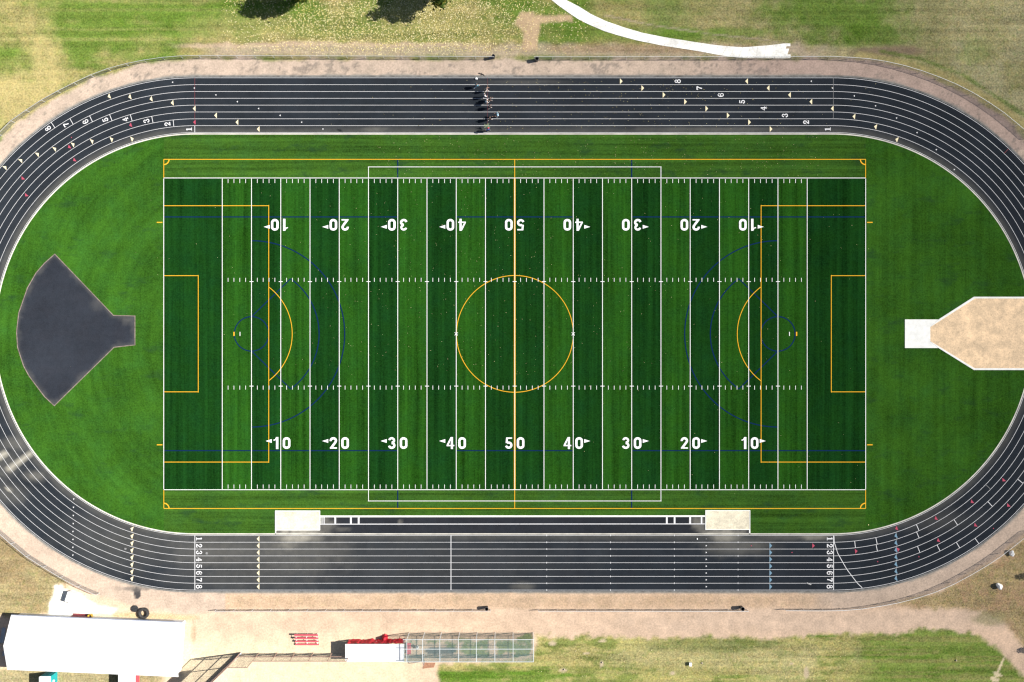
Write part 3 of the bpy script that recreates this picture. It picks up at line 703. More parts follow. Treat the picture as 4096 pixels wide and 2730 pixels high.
# lane numerals: slab lettering built from strokes that swell and taper
def arcg(cx, cy, rx, ry, a0, a1, n=14): return [(cx + rx * cos(radians(a0 + (a1 - a0) * k / n)), cy + ry * sin(radians(a0 + (a1 - a0) * k / n))) for k in range(n + 1)]
def dot(cx, cy, r): return [('d', cx, cy, r)]
DIG = {
    1: [([(0.33, 0.08), (0.33, 0.96)], .22), ([(0.08, 0.05), (0.60, 0.05)], .10), ([(0.10, 0.80), (0.33, 0.90)], .11)],
    2: [(arcg(.34, .70, .22, .23, 170, -35) + [(.12, .12)], .17), ([(.06, .09), (.62, .09)], .18), ([(.60, .06), (.60, .27)], .08), ('d', .15, .68, .12)],
    3: [(arcg(.33, .74, .20, .20, 160, -80), .15), (arcg(.33, .27, .23, .21, 85, -165), .17), ('d', .14, .75, .11), ('d', .12, .25, .11)],
    4: [([(.46, .06), (.46, .95)], .20), ([(.44, .92), (.06, .33)], .10), ([(.03, .33), (.68, .33)], .12), ([(.28, .05), (.64, .05)], .10)],
    5: [([(.14, .88), (.58, .88)], .18), ([(.15, .90), (.14, .52)], .09), (arcg(.32, .32, .23, .25, 135, -160), .18), ('d', .12, .26, .11)],
    6: [(arcg(.34, .48, .26, .45, 75, 250), .17), (arcg(.34, .30, .23, .25, 0, 360), .15), ('d', .53, .78, .10)],
    7: [([(.05, .88), (.62, .88)], .20), ([(.60, .86), (.38, .50), (.27, .06)], .20), ([(.08, .95), (.08, .68)], .09)],
    8: [(arcg(.34, .73, .20, .20, 0, 360), .15), (arcg(.34, .27, .25, .24, 0, 360), .17)],
}
def numeral(d, x, y, up, hpx=24):
    """digit centred on a pixel with its top towards the unit image vector up"""
    m_ = MB(); U = Vector((up[0], -up[1])); Rr = Vector((U.y, -U.x)); sc = hpx / S; c = P(x, y)
    def T(a_, b_): v = Vector((c.x, c.y)) + Rr * ((a_ - .34) * sc) + U * ((b_ - .5) * sc); return v
    z = 0.040
    for st in DIG[d]:
        z += 0.0012
        if st[0] == 'd': m_.poly([T(st[1] + st[3] * cos(2 * pi * k / 12), st[2] + st[3] * sin(2 * pi * k / 12)) for k in range(12)], z)
        else: m_.strip([T(*q) for q in st[0]], st[1] * .85 * sc, z)
    return m_.build('lane_number', M['track_white'], track)
for d, q in zip((8, 7, 6, 5, 4, 3, 2, 1), ((187, 508), (262, 494), (338.6, 481), (418.6, 474), (499.6, 472), (584, 476.5), (669, 488.7), (756, 512.6))):
    c, n, tn, k = frame_at(*q); o = numeral(d, c[0], c[1], (-tn[0], -tn[1])); o['label'] = 'white lane number %d on the upper left bend' % d
for d, x_ in zip((8, 7, 6, 5, 4, 3, 2, 1), (2710, 2797, 2882.5, 2967.6, 3053.6, 3139, 3224, 3310)):
    q = lane_xy(x_, d, True); o = numeral(d, q[0], q[1], (-1, 0)); o['label'] = 'white lane number %d on the top right straight' % d
for d in range(1, 9):
    q = lane_xy(797, d, False); o = numeral(d, q[0], q[1], (1, 0)); o['label'] = 'white lane number %d by the lower left finish line' % d
    q = lane_xy(3319, d, False); o = numeral(d, q[0], q[1], (1, 0)); o['label'] = 'white lane number %d by the lower right start line' % d

# ------------------------------------------------------------------ long jump runway and pits
gxr = np.linspace(1101, 3000, 200); gyr = np.linspace(2066, 2139, 10)
vx = np.array([(a_, b_) for b_ in gyr for a_ in gxr]); fs = []
for j in range(9):
    for k in range(199): fs.append((j * 200 + k, j * 200 + k + 1, (j + 1) * 200 + k + 1, (j + 1) * 200 + k)[::-1])
me = bpy.data.meshes.new('jump_runway'); me.from_pydata([((a_ - 2048) / S, (1365 - b_) / S, 0.034) for a_, b_ in vx], [], fs)
d_ = np.zeros(len(vx)); wb = fbm(vx[:, 0], vx[:, 1], 20, 8) - .5
for cx, cy, rx, ry, k in ((1195, 2130, 110, 16, .8), (1300, 2105, 60, 40, .28), (1360, 2118, 60, 8, .2), (2900, 2130, 110, 15, .75), (2800, 2095, 45, 45, .4), (1290, 2080, 40, 16, .5), (1600, 2090, 10, 10, .3)):
    d_ = np.maximum(d_, k * (1 - sstep(.2, 1.15, np.hypot((vx[:, 0] - cx) / rx, (vx[:, 1] - cy) / ry) + wb)))
at = me.attributes.new('dust', 'FLOAT', 'POINT'); at.data.foreach_set('value', d_.astype(np.float32)); me.materials.append(M['runway']); me.update()
run = bpy.data.objects.new('jump_runway', me); col.objects.link(run); tag(run, 'dark long jump runway between two sand pits', kind='structure')
mb = MB()
mb.prism([P(1280, 2069.7), P(2822, 2068.5), P(2822, 2062), P(1280, 2063)], 0.02, 0.06)
mb.prism([P(1101, 2139), P(1105, 2139), P(1105, 2120), P(1101, 2120)], 0.02, 0.06); mb.prism([P(2996, 2139), P(3001, 2139), P(3001, 2118), P(2996, 2118)], 0.02, 0.06)
mb.build('runway_kerb', M['concrete'], run)
mb = MB(); mb.strip([P(1281, 2097.3), P(2821, 2096.3)], 3.2 / S, 0.042)
for x0, x1 in ((1291.5, 1293.2), (1296, 1298.5), (1338, 1344.7), (1400.2, 1407.4), (1431.4, 1438.4), (2663.6, 2670.6), (2694.8, 2701.6), (2756.6, 2763.9), (2803, 2809)):
    mb.poly([P(x0, 2096), P(x1, 2096), P(x1, 2069), P(x0, 2069)], 0.046)
mb.build('take_off_board', M['track_white'], run)
mb = MB(); mb.poly([P(1281, 2096), P(1291, 2096), P(1291, 2069), P(1281, 2069)], 0.044); mb.build('landing_mat_strip', plain('grey_strip', (.3, .3, .28)), run)
for nm, x0, x1, y0, y1 in (('left', 1101, 1280.6, 2043, 2122), ('right', 2820.8, 3000.4, 2041.4, 2120)):
    mb = MB(); n1, n2 = 40, 18
    def pit_h(u, v): return 0.05 + 0.035 * (fbm(np.array([u * 300.]), np.array([v * 130.]), 18, 5 if nm == 'left' else 6)[0] - .5)
    i = len(mb.v)
    for j in range(n2 + 1):
        for k in range(n1 + 1):
            u, v = k / n1, j / n2; p = P(x0 + 3 + (x1 - x0 - 6) * u, y1 - 3 - (y1 - y0 - 6) * v); mb.v.append((p.x, p.y, pit_h(u, v) + .02))
    for j in range(n2):
        for k in range(n1): mb.f.append((i + j * (n1 + 1) + k, i + j * (n1 + 1) + k + 1, i + (j + 1) * (n1 + 1) + k + 1, i + (j + 1) * (n1 + 1) + k)); mb.m.append(0)
    o = mb.build('sand_pit', M['sand'], smooth=True); tag(o, 'pale sand pit at the %s end of the jump runway' % nm, kind='structure')
    mb = MB()
    for a_, b_, c_, e_ in ((x0, y1, x1, y1 - 3), (x0, y0 + 3, x1, y0), (x0, y1 - 3, x0 + 3, y0 + 3), (x1 - 3, y1 - 3, x1, y0 + 3)): mb.prism([P(a_, b_), P(c_, b_), P(c_, e_), P(a_, e_)], 0.02, 0.10)
    mb.build('pit_border', M['concrete'], o)

# ------------------------------------------------------------------ high jump apron and throwing area
fan = [(454.7, 1261), (541.8, 1263.4), (541.8, 1382), (457, 1391.7), (217.6, 1626), (178, 1589), (143.6, 1543.5), (115, 1505), (93.6, 1465.7), (69.6, 1391.7), (65.3, 1328.6), (74, 1252.5), (109, 1152), (143.6, 1091.5), (178, 1052), (219.8, 1015.3)]
def shrink(pts, d):
    cx = sum(p[0] for p in pts) / len(pts); cy = sum(p[1] for p in pts) / len(pts); out = []; n = len(pts)
    for k in range(n):
        a_ = Vector(pts[k - 1]); b_ = Vector(pts[k]); c_ = Vector(pts[(k + 1) % n]); n1 = Vector((-(b_ - a_).y, (b_ - a_).x)).normalized(); n2 = Vector((-(c_ - b_).y, (c_ - b_).x)).normalized()
        v = (n1 + n2); v = v / max(v.length_squared / 2, .3); out.append(tuple(b_ + v * d))
    return out
inner = shrink(fan, 3.2)
# grid of the apron surface carries dust near its edges
mb = MB(); mb.poly([P(*q) for q in inner][::-1], 0.042)
bm = bmesh.new(); me_ = bpy.data.meshes.new('t'); me_.from_pydata(mb.v, [], mb.f); bm.from_mesh(me_); bmesh.ops.triangulate(bm, faces=bm.faces[:])
for _ in range(5): bmesh.ops.subdivide_edges(bm, edges=[e for e in bm.edges if e.calc_length() > 0.7], cuts=1, use_grid_fill=False); bmesh.ops.triangulate(bm, faces=bm.faces[:])
me = bpy.data.meshes.new('asphalt_apron'); bm.to_mesh(me); bm.free()
vv = np.array([v.co[:2] for v in me.vertices]); ax, ay = vv[:, 0] * S + 2048, 1365 - vv[:, 1] * S
wb = fbm(ax, ay, 30, 4) - .5; sd = -poly_sd(ax, ay, fan)
dd = .10 * sstep(22, 2, sd + wb * 30); dd = np.maximum(dd, .14 * (1 - sstep(.3, 1.1, np.hypot((ax - 510) / 30, (ay - 1280) / 18) + wb))); dd = np.maximum(dd, .08 * (1 - sstep(.2, 1.1, np.hypot((ax - 400) / 50, (ay - 1215) / 40) + wb)))
at = me.attributes.new('dust', 'FLOAT', 'POINT'); at.data.foreach_set('value', dd.astype(np.float32)); me.materials.append(M['apron'])
apron = bpy.data.objects.new('asphalt_apron', me); col.objects.link(apron); tag(apron, 'dark fan shaped asphalt jumping apron in the left turf', kind='structure')
mb = MB(); n = len(fan)
for k in range(n):
    k2 = (k + 1) % n; mb.prism([P(*fan[k]), P(*fan[k2]), P(*inner[k2]), P(*inner[k])][::-1], 0.02, 0.055)
mb.build('apron_kerb', M['kerb_brown'], apron)
si = [(3720.4, 1309), (3899, 1195), (4260, 1195), (4260, 1473.6), (3897, 1473.6), (3720.4, 1365.6)]
so = [(3753, 1278.6), (3894.5, 1188), (4268, 1188), (4268, 1481), (3894.5, 1481), (3753, 1393)]
mb = MB()
mb.prism([P(3619, 1393), P(3753, 1393), P(3720.4, 1365.6), P(3720.4, 1309), P(3753, 1278.6), P(3619, 1278.6)], 0.02, 0.07)
for a_, b_, c_, e_ in ((so[0], so[1], si[1], si[0]), (so[1], so[2], si[2], si[1]), (so[2], so[3], si[3], si[2]), (so[3], so[4], si[4], si[3]), (so[4], so[5], si[5], si[4])):
    mb.prism([P(*a_), P(*b_), P(*c_), P(*e_)][::-1], 0.02, 0.09)
pad = mb.build('throwing_pad', M['concrete']); tag(pad, 'white concrete throwing pad and kerb in the right turf', kind='structure')
mb = MB(); mb.poly([P(*q) for q in si][::-1], 0.05); mb.build('landing_sand', M['tan_sand'], pad)

# ------------------------------------------------------------------ concrete path at the top
up_ = [(490, -60), (490, 0), (620, 65), (720, 130), (870, 200), (1030, 255), (1200, 305), (1400, 345), (1650, 385), (1850, 415), (2000, 430), (2130, 438), (2353, 420), (2512, 402)]
lo_ = [(310, -60), (360, 0), (430, 55), (520, 120), (610, 180), (700, 225), (850, 290), (1000, 335), (1150, 375), (1400, 425), (1700, 470), (1940, 515), (2100, 535), (2512, 540)]
Z3 = lambda q: (2048 + q[0] / 2.298, q[1] / 2.298)
def resample(pts, n):
    d = [0]
    for a_, b_ in zip(pts[:-1], pts[1:]): d.append(d[-1] + math.hypot(b_[0] - a_[0], b_[1] - a_[1]))
    out = []
    for k in range(n + 1):
        s = d[-1] * k / n; j = max(i for i in range(len(d)) if d[i] <= s + 1e-9); j = min(j, len(pts) - 2); t_ = (s - d[j]) / (d[j + 1] - d[j]); out.append((pts[j][0] + (pts[j + 1][0] - pts[j][0]) * t_, pts[j][1] + (pts[j + 1][1] - pts[j][1]) * t_))
    return out
ua, la = resample([Z3(q) for q in up_], 60), resample([Z3(q) for q in lo_], 60)
mb = MB()
for k in range(60):
    q = [ua[k], la[k], la[k + 1], ua[k + 1]]
    mb.prism([P(*x_) for x_ in q], 0.0, 0.055 + 0.0006 * (k % 2))
ex, ey = 3161.5, 235
for y0, y1, dx in ((175, 186, -1), (186, 196, -20), (196, 207, -8), (207, 219, -12), (219, 234, 0)): mb.prism([P(3140, y1), P(3162 + dx, y1), P(3162 + dx * .8, y0), P(3140, y0)], 0.0, 0.05 + dx * .0002)
path = mb.build('concrete_path', M['path_concrete']); tag(path, 'pale curved concrete footpath across the upper lawn', kind='structure')
mb = MB()
for k in range(3, 59, 2):
    a_, b_ = Vector(P(*ua[k])), Vector(P(*la[k])); mb.strip([a_.lerp(b_, .02), a_.lerp(b_, .98)], .05, 0.062)
mb.build('path_joint', M['joint'], path)

# ------------------------------------------------------------------ chain link fences
def fence(label, base, height, step=2.9, pipe='galv', rp=0.03, net='link', rails=(1.0,), lean=0):
    pts = [Vector((p.x, p.y, 0)) for p in base]
    root = thing('chain_link_fence', label, 'fence', pts[0], 'chain link fences round the track')
    d = [0]
    for a_, b_ in zip(pts[:-1], pts[1:]): d.append(d[-1] + (b_ - a_).length)
    def at_(s):
        j = 0
        while j < len(d) - 2 and d[j + 1] < s: j += 1
        return pts[j].lerp(pts[j + 1], (s - d[j]) / max(d[j + 1] - d[j], 1e-6))
    n = max(1, round(d[-1] / step)); st = [at_(d[-1] * k / n) for k in range(n + 1)]
    up = Vector((0, 0, height))
    for k, p in enumerate(st):
        m_ = MB(); m_.tube(p, p + up * (1.02), rp * 1.15, 6); m_.build('post', M[pipe], root)
    for f in rails:
        m_ = MB(); m_.path([p + up * f for p in st], rp, 6); m_.build('top_rail' if f == rails[0] else 'rail', M[pipe], root)
    m_ = MB()
    for k in range(n):
        a_, b_ = st[k], st[k + 1]; L = d[-1] / n
        m_.uv[len(m_.f)] = [(k * L, 0), (k * L + L, 0), (k * L + L, height), (k * L, height)]
        m_.face([a_, b_, b_ + up, a_ + up])
    m_.build('wire_mesh', M[net], root); return root
FH = 1.05
def rail_path(pts): return [P(x_, y_, FH) for x_, y_ in pts]
nl = [(-60, 590), (0, 527), (52, 474), (113, 435), (178, 392), (244, 357), (318, 320), (387, 289), (461, 265), (544, 246), (622, 233), (696, 225), (770, 223), (1024, 223.5), (1500, 225), (1975, 227)]
fence('long chain link fence curving up from the left edge along the upper straight', rail_path(nl), FH)
nrp = [(2137, 228), (2800, 228), (3072, 227), (3337, 226), (3420, 231), (3496, 237), (3575, 252), (3651, 271), (3724, 296), (3797, 324), (3868, 357), (3936, 397), (4002, 440), (4064, 490), (4130, 548)]
fence('chain link fence below the curved footpath, running round the upper right bend', rail_path(nrp), FH)
fence('straight low fence below the home straight, ending above the batting cage', [P(868, 2438), P(1962, 2437)], FH)
fence('straight low fence below the home straight, ending at the right hand bin', [P(2152, 2437), P(2986, 2437.5)], FH)
sl = [(-60, 2065), (20, 2135), (76, 2185), (139, 2235), (211, 2276), (281, 2320), (342, 2349), (398, 2373)]
fence('short curved fence beside the dry grass above the long white shed', [P(*q) for q in sl], FH)
sr = [(3144, 2444), (3335, 2445), (3407, 2442), (3483, 2433), (3568, 2418), (3638, 2403), (3712, 2381), (3781, 2355), (3851, 2320), (3916, 2283), (3981, 2244), (4025, 2211), (4130, 2128)]
fence('curved fence round the lower right bend near the pale boulders', rail_path(sr), FH)

# ------------------------------------------------------------------ bins
def bin_(label, x, y, tilt=False, r=0.29, h=0.92):
    p = P(x, y); root = thing('trash_can', label, 'bin', p, 'black bins along the fences')
    m_ = MB(); m_.lathe(p, [(r * .8, 0), (r * .9, h * .5), (r, h), (r * .9, h - .01), (r * .8, h * .5), (r * .72, .04)], 20); m_.build('barrel', M['black'], root, True)
    m_ = MB(); m_.lathe(p + Vector((0, 0, h)), [(r * .9, -.02), (r * 1.08, -.02), (r * 1.1, .03), (r * .94, .05), (r * .9, -.02)], 20, cap=False); m_.build('rim', M['black_lip'], root, True)
    if tilt:
        m_ = MB(); m_.box(p + Vector((-.42, -.1, .42)), (.60, .34, .06), 0.05); m_.build('side_box', M['grey_lid'], root)
        m_ = MB(); m_.box(p + Vector((-.42, -.12, .19)), (.08, .08, .38)); m_.build('bracket', M['black'], root)
    return root
bin_('black bin with a grey box at the end of the upper left fence', 1974, 233, True, .25, .95)
bin_('black bin standing at the start of the fence under the footpath', 2147, 243, r=.30)
bin_('black bin at the end of the low fence above the batting cage', 1947, 2429, r=.27)
bin_('black bin at the right end of the lower middle fence', 2964, 2429, r=.30)

# ------------------------------------------------------------------ long white shed, lower left
EV, RG, OH = 2.0, 3.4, 0.3
q = [P(44, 2463, EV), P(728, 2492, EV), P(703, 2712, EV), P(29, 2680, EV)]   # roof corners NW NE SE SW
q[2] = q[1] + (q[3] - q[0])                                                # keep it a rectangle
c0 = (q[0] + q[2]) / 2
ridgeW = (q[0] + q[3]) / 2 + Vector((0, 0, RG - EV)); ridgeE = (q[1] + q[2]) / 2 + Vector((0, 0, RG - EV))
shed = thing('storage_shed', 'long white storage shed with a low gabled roof and a maroon door', 'shed', (c0.x, c0.y, 0))
m_ = MB(); th_ = Vector((0, 0, -.08))
for a_, b_, c_, d__ in ((q[0], ridgeW, ridgeE, q[1]), (q[3], q[2], ridgeE, ridgeW)):
    pts = [a_, b_, c_, d__]; m_.face(pts[::-1] if a_ is q[0] else pts)
    low = [p + th_ for p in pts]
    m_.face(low)
    for k in range(4): m_.face([pts[k], pts[(k + 1) % 4], low[(k + 1) % 4], low[k]])
roof = m_.build('roof', M['roof_white'], shed)
m_ = MB(); nrib = 44
for k in range(1, nrib):
    for e0, e1 in ((q[0], q[1]), (q[3], q[2])):
        a_ = e0.lerp(e1, k / nrib); b_ = ridgeW.lerp(ridgeE, k / nrib); m_.tube(a_ + Vector((0, 0, .012)), b_ + Vector((0, 0, .012)), .018, 4)
m_.tube(ridgeW + Vector((0, 0, .02)), ridgeE + Vector((0, 0, .02)), .06, 6)
m_.build('roof_seam', M['roof_white'], roof)
ux = (q[1] - q[0]).normalized(); uy = (q[3] - q[0]).normalized()
w_ = [q[0] + ux * OH + uy * OH, q[1] - ux * OH + uy * OH, q[2] - ux * OH - uy * OH, q[3] + ux * OH - uy * OH]
m_ = MB()
g0 = [Vector((p.x, p.y, 0)) for p in w_]; e0 = [Vector((p.x, p.y, EV + .12)) for p in w_]
m_.face([g0[0], e0[0], e0[1], g0[1]]); m_.face([g0[2], e0[2], e0[3], g0[3]])
for i0_, i1_ in ((1, 2), (3, 0)):
    mid = (e0[i0_] + e0[i1_]) / 2; mid.z = RG - .12; m_.face([g0[i0_], e0[i0_], mid, e0[i1_], g0[i1_]])
m_.build('wall', M['wall_white'], shed)
m_ = MB(); m_.tube(q[0] - uy * .06 + Vector((0, 0, -.07)), q[1] - uy * .06 + Vector((0, 0, -.07)), .075, 6); m_.build('eave_shade', M['shade_trim'], shed)  # blue-grey tube along the eave stands in for its shadow on the wall
dA, dB = w_[0] + ux * 8.2, w_[0] + ux * 11.1
m_ = MB(); mid = (dA + dB) / 2; m_.box((mid.x - uy.x * .04, mid.y - uy.y * .04, .95), ((dB - dA).length, .06, 1.9), math.atan2(ux.y, ux.x)); dr = m_.build('door', M['maroon'], shed)
m_ = MB(); m_.box((mid.x - uy.x * .10, mid.y - uy.y * .10, .8), (.2, .05, .06), math.atan2(ux.y, ux.x)); m_.build('handle', M['galv'], dr)
m_ = MB(); mm_ = (dA + dB) / 2 - uy * .2; m_.box((mm_.x, mm_.y, .04), ((dB - dA).length, .22, .08), math.atan2(ux.y, ux.x)); m_.build('door_ramp', M['maroon'], shed)
for x_, y_, l1, l2, lb in ((14, 2541, 2.3, .55, 'grey blue step in the shade at the left end of the shed'), (17, 2614, .7, .3, 'small grey block in the shade by the shed gable')):
    m_ = MB(); p = P(x_, y_); m_.box((p.x, p.y, .1), (l2, l1, .2), -.17); o = m_.build('concrete_step', M['shade_step'], at=p); tag(o, lb, 'step')

# white box on the stone patch, yellow tub
p = P(293, 2384); o = thing('storage_box', 'white storage box on the pale stone patch above the shed', 'box', p)
m_ = MB(); m_.box(p + Vector((0, 0, .42)), (1.15, 1.5, .84), -.32); m_.build('body', M['wall_white'], o)
m_ = MB(); m_.box(p + Vector((0, 0, .88)), (1.25, 1.6, .08), -.32); m_.build('lid', M['roof_white'], o)
p = P(366, 2463); o = thing('yellow_tub', 'yellow tub standing beside the maroon shed door', 'tub', p)
m_ = MB(); m_.lathe(p, [(.26, 0), (.34, .55), (.36, .6), (.31, .58), (.24, .08)], 16); m_.build('bucket', M['yellow_plastic'], o, True)
m_ = MB(); m_.path([p + Vector((-.1 + .5 * cos(t_), .15, .55 + .55 * sin(t_))) for t_ in np.linspace(0, pi, 9)], .025); m_.build('handle', M['black'], o)

# portable toilet and white trailer below the shed
a_ = P(156, 2707, 2.1); b_ = P(201, 2707, 2.1); wd = b_.x - a_.x; cx = (a_.x + b_.x) / 2; cyy = a_.y - wd / 2
o = thing('portable_toilet', 'teal portable toilet with a white roof below the shed', 'toilet', (cx, cyy, 0))
m_ = MB(); m_.box((cx, cyy, 1.0), (wd - .12, wd - .12, 1.9)); bd = m_.build('cabin', M['teal'], o)
m_ = MB()
for s_ in (): m_.box((cx + s_ * wd * .36, cyy + wd / 2 - .05, 1.0), (.07, .06, 1.7))
for z_ in (.2, 1.0, 1.75): m_.box((cx + wd / 2 - .05, cyy, z_), (.06, wd * .8, .07))
pass
m_ = MB(); m_.box((cx, cyy + wd / 2 - .04, .95), (.72, .06, 1.65)); dr = m_.build('door', plain('dark_teal', (.01, .17, .2)), o)
m_ = MB(); m_.box((cx + .2, cyy + wd / 2 + .0, 1.3), (.2, .03, .16)); m_.build('door_sign', M['wall_white'], dr)
m_ = MB(); m_.lathe((cx + wd / 2 - .04, cyy - .2, 1.2), [(.16, -.16), (.2, 0), (.16, .16)], 12); m_.build('vent', M['wall_white'], o)
m_ = MB(); rr_ = wd / 2; m_.prism([(cx + s1 * (rr_ - .12) + .12 * cos(t_), cyy + s2 * (rr_ - .12) + .12 * sin(t_)) for s1, s2, a0 in ((1, 1, 0), (-1, 1, pi / 2), (-1, -1, pi), (1, -1, 1.5 * pi)) for t_ in (a0, a0 + pi / 4, a0 + pi / 2)], 1.95, 2.1); m_.build('roof', M['roof_white'], o)
a_ = P(473, 2698, 1.75); b_ = P(541, 2698, 1.75); wd = b_.x - a_.x; cx = (a_.x + b_.x) / 2; cyy = a_.y - 2.0
o = thing('cargo_trailer', 'white cargo trailer with a red side parked below the shed', 'trailer', (cx, cyy, 0))
m_ = MB(); m_.box((cx, cyy, 1.02), (wd - .06, 3.9, 1.3)); m_.build('body', M['wall_white'], o)
m_ = MB(); m_.box((cx, cyy, 1.72), (wd, 4.0, .08)); m_.build('roof', M['roof_white'], o)
m_ = MB(); m_.box((cx + wd / 2 - .01, cyy, 1.0), (.04, 3.8, 1.25)); m_.build('side_panel', plain('bright_red', (.62, .07, .09)), o)
for s_ in (-1, 1):
    m_ = MB(); m_.tube((cx + s_ * (wd / 2 - .3) - .1, cyy, .34), (cx + s_ * (wd / 2 - .3) + .1, cyy, .34), .34, 16); m_.build('wheel', M['rubber'], o)

# tyre and dark rubble
p = P(577, 2452); o = thing('tractor_tyre', 'big black tractor tyre lying flat on the dirt', 'tyre', p)
m_ = MB(); m_.lathe(p, [(.44, .05), (.44, .36), (.52, .45), (.70, .45), (.79, .38), (.81, .23), (.79, .08), (.70, .0), (.52, .0), (.44, .05)], 36, cap=False); m_.build('carcass', M['rubber'], o, True)
m_ = MB()
for k in range(26):
    t_ = 2 * pi * k / 26
    for s_, z_ in ((1, .36), (-1, .14)): m_.box(p + Vector((.815 * cos(t_ + s_ * .05), .815 * sin(t_ + s_ * .05), z_ * .9)), (.08, .10, .22), 0, rot=Matrix.Rotation(t_, 3, 'Z') @ Matrix.Rotation(.5 * s_, 3, 'X'))
    m_.box(p + Vector((.70 * cos(t_), .68 * sin(t_), .455)), (.2, .05, .03), t_)
m_.build('tread', M['rubber'], o)
def blobrock(c, r, seed, flat=.7, sub=2, jag=.25):
    bm = bmesh.new(); bmesh.ops.create_icosphere(bm, subdivisions=sub, radius=1); rs = random.Random(seed)
    dirs = [(Vector((rs.gauss(0, 1), rs.gauss(0, 1), rs.gauss(0, .7))).normalized(), rs.uniform(.55, .86)) for _ in range(11)]
    for v in bm.verts:
        s = 1.0
        for d__, k in dirs:
            dt = v.co.dot(d__)
            if dt > 0: s = min(s, k / max(dt, .01))
        v.co = v.co * min(s, 1) * (1 + rs.uniform(-jag, jag) * .15)
    m_ = MB(); bm.verts.ensure_lookup_table(); bm.verts.index_update()
    r = r if hasattr(r, '__len__') else (r, r, r * flat)
    m_.v = [(c[0] + v.co.x * r[0], c[1] + v.co.y * r[1], c[2] + v.co.z * r[2]) for v in bm.verts]; m_.f = [tuple(v.index for v in f.verts) for f in bm.faces]; m_.m = [0] * len(m_.f); bm.free(); return m_
p = P(540, 2435); m_ = MB()
oct_ = [(p.x + .54 * (1 + .08 * math.sin(k * 5)) * cos(k * pi / 4 + .3), p.y + .54 * sin(k * pi / 4 + .3)) for k in range(8)]
m_.prism(oct_, 0, .16)
for k in range(70):
    t_, r_ = random.uniform(0, 2 * pi), .5 * math.sqrt(random.random()); b2 = blobrock((p.x + r_ * cos(t_), p.y + r_ * sin(t_), .16), (.06, .06, .05), k, sub=1); i = len(m_.v); m_.v += b2.v; m_.f += [tuple(i + j for j in f) for f in b2.f]; m_.m += b2.m
o = m_.build('rubble_heap', M['dark_rock'], at=p); tag(o, 'dark lumpy eight sided heap beside the big tyre', 'heap')

# ------------------------------------------------------------------ bleacher
o = thing('bleacher', 'small red four plank bleacher on the pale sand', 'bleacher', P(1230, 2565))
X0, X1 = P(1183, 2560).x, P(1277, 2560).x
ys = [(2578.5, .22), (2566.5, .40), (2554, .58), (2541.5, .78)]
for y_, z_ in ys:
    pp = P(1230, y_, z_); m_ = MB(); m_.box(((X0 + X1) / 2, pp.y, z_), (X1 - X0, .26, .05)); m_.build('plank', M['red_plank'], o)
for f in (.06, .5, .94):
    x_ = X0 + (X1 - X0) * f; m_ = MB(); ya, yb = P(1230, 2580).y, P(1230, 2536).y
    m_.tube((x_, ya, .14), (x_, yb, .74), .035); m_.tube((x_, yb, 0), (x_, yb, .76), .035); m_.tube((x_, ya, 0), (x_, ya, .18), .035); m_.tube((x_, ya, .04), (x_, yb, .04), .03)
    for y_, z_ in ys[1:]: yy = P(1230, y_, z_).y; m_.tube((x_, yy, 0.05), (x_, yy, z_ - .03), .03)
    m_.build('frame', M['wall_white'], o)
    if f != .5: pass

# ------------------------------------------------------------------ dugout with red cloth
DH = 2.0
a_ = P(1381, 2577.5, DH); b_ = P(1617, 2577.5, DH); c_ = P(1617, 2648, DH)
o = thing('dugout', 'white roofed dugout with red cloth along its back', 'dugout', ((a_.x + b_.x) / 2, (a_.y + c_.y) / 2, 0))
cx, cyy = (a_.x + b_.x) / 2, (a_.y + c_.y) / 2; L_, W_ = b_.x - a_.x, a_.y - c_.y
m_ = MB(); m_.box((cx, cyy, DH - .04), (L_, W_, .08)); rf = m_.build('roof', M['roof_white'], o)
m_ = MB()
for k in range(1, 16): m_.box((a_.x + L_ * k / 16, cyy, DH + .015), (.04, W_ - .04, .03))
m_.build('roof_seam', M['roof_white'], rf)
m_ = MB()
for z0, l_ in ((.25, W_ * .8), (.9, W_ * .45), (1.5, W_ * .6)): pass
m_.tube((b_.x - .55, a_.y - .1, DH + .06), (b_.x - .3, c_.y + .1, DH + .06), .05); m_.tube((b_.x - .65, a_.y - .55, DH + .06), (b_.x - .05, a_.y - .42, DH + .06), .04); m_.tube((b_.x - .4, c_.y + .12, DH + .06), (b_.x - .05, c_.y + .1, DH + .06), .05)
m_.build('roof_shadow_line', plain('roof_shadow_dark', (.05, .05, .07)), rf)  # dark bars stand in for frame shadow lines across the roof
yb = P(1500, 2560).y
for k, f in enumerate((.035, .5, .97)):
    x_ = a_.x + L_ * f; 
    for y_ in (yb, c_.y + .12): m_ = MB(); m_.tube((x_, y_, 0), (x_, y_, DH - .1), .05); m_.build('post', M['galv'], o)
m_ = MB(); n1, n2 = 90, 8; i = len(m_.v)
for j in range(n2 + 1):
    for k in range(n1 + 1):
        u, v = k / n1, j / n2; x_ = a_.x + .2 + (L_ - .3) * u
        sag = float(fbm(np.array([u * 900.]), np.array([3.]), 90, 14)[0]); z_ = .05 + (DH - .35 - .25 * sag * (u > .55)) * v
        y_ = yb - .02 + .34 * (float(fbm(np.array([u * 900. + v * 60]), np.array([v * 90.]), 34, 15)[0]) - .35) + .26 * (1 - v) ** 1.4 * sag
        m_.v.append((x_, y_, z_))
for j in range(n2):
    for k in range(n1): m_.f.append((i + j * (n1 + 1) + k, i + (j + 1) * (n1 + 1) + k, i + (j + 1) * (n1 + 1) + k + 1, i + j * (n1 + 1) + k + 1)); m_.m.append(0)
m_.build('cloth', M['red_cloth'], o, True)
m_ = MB(); m_.box((cx, c_.y + .3, .75), (L_ - .2, .06, 1.2)); m_.build('front_panel', M['wall_white'], o)
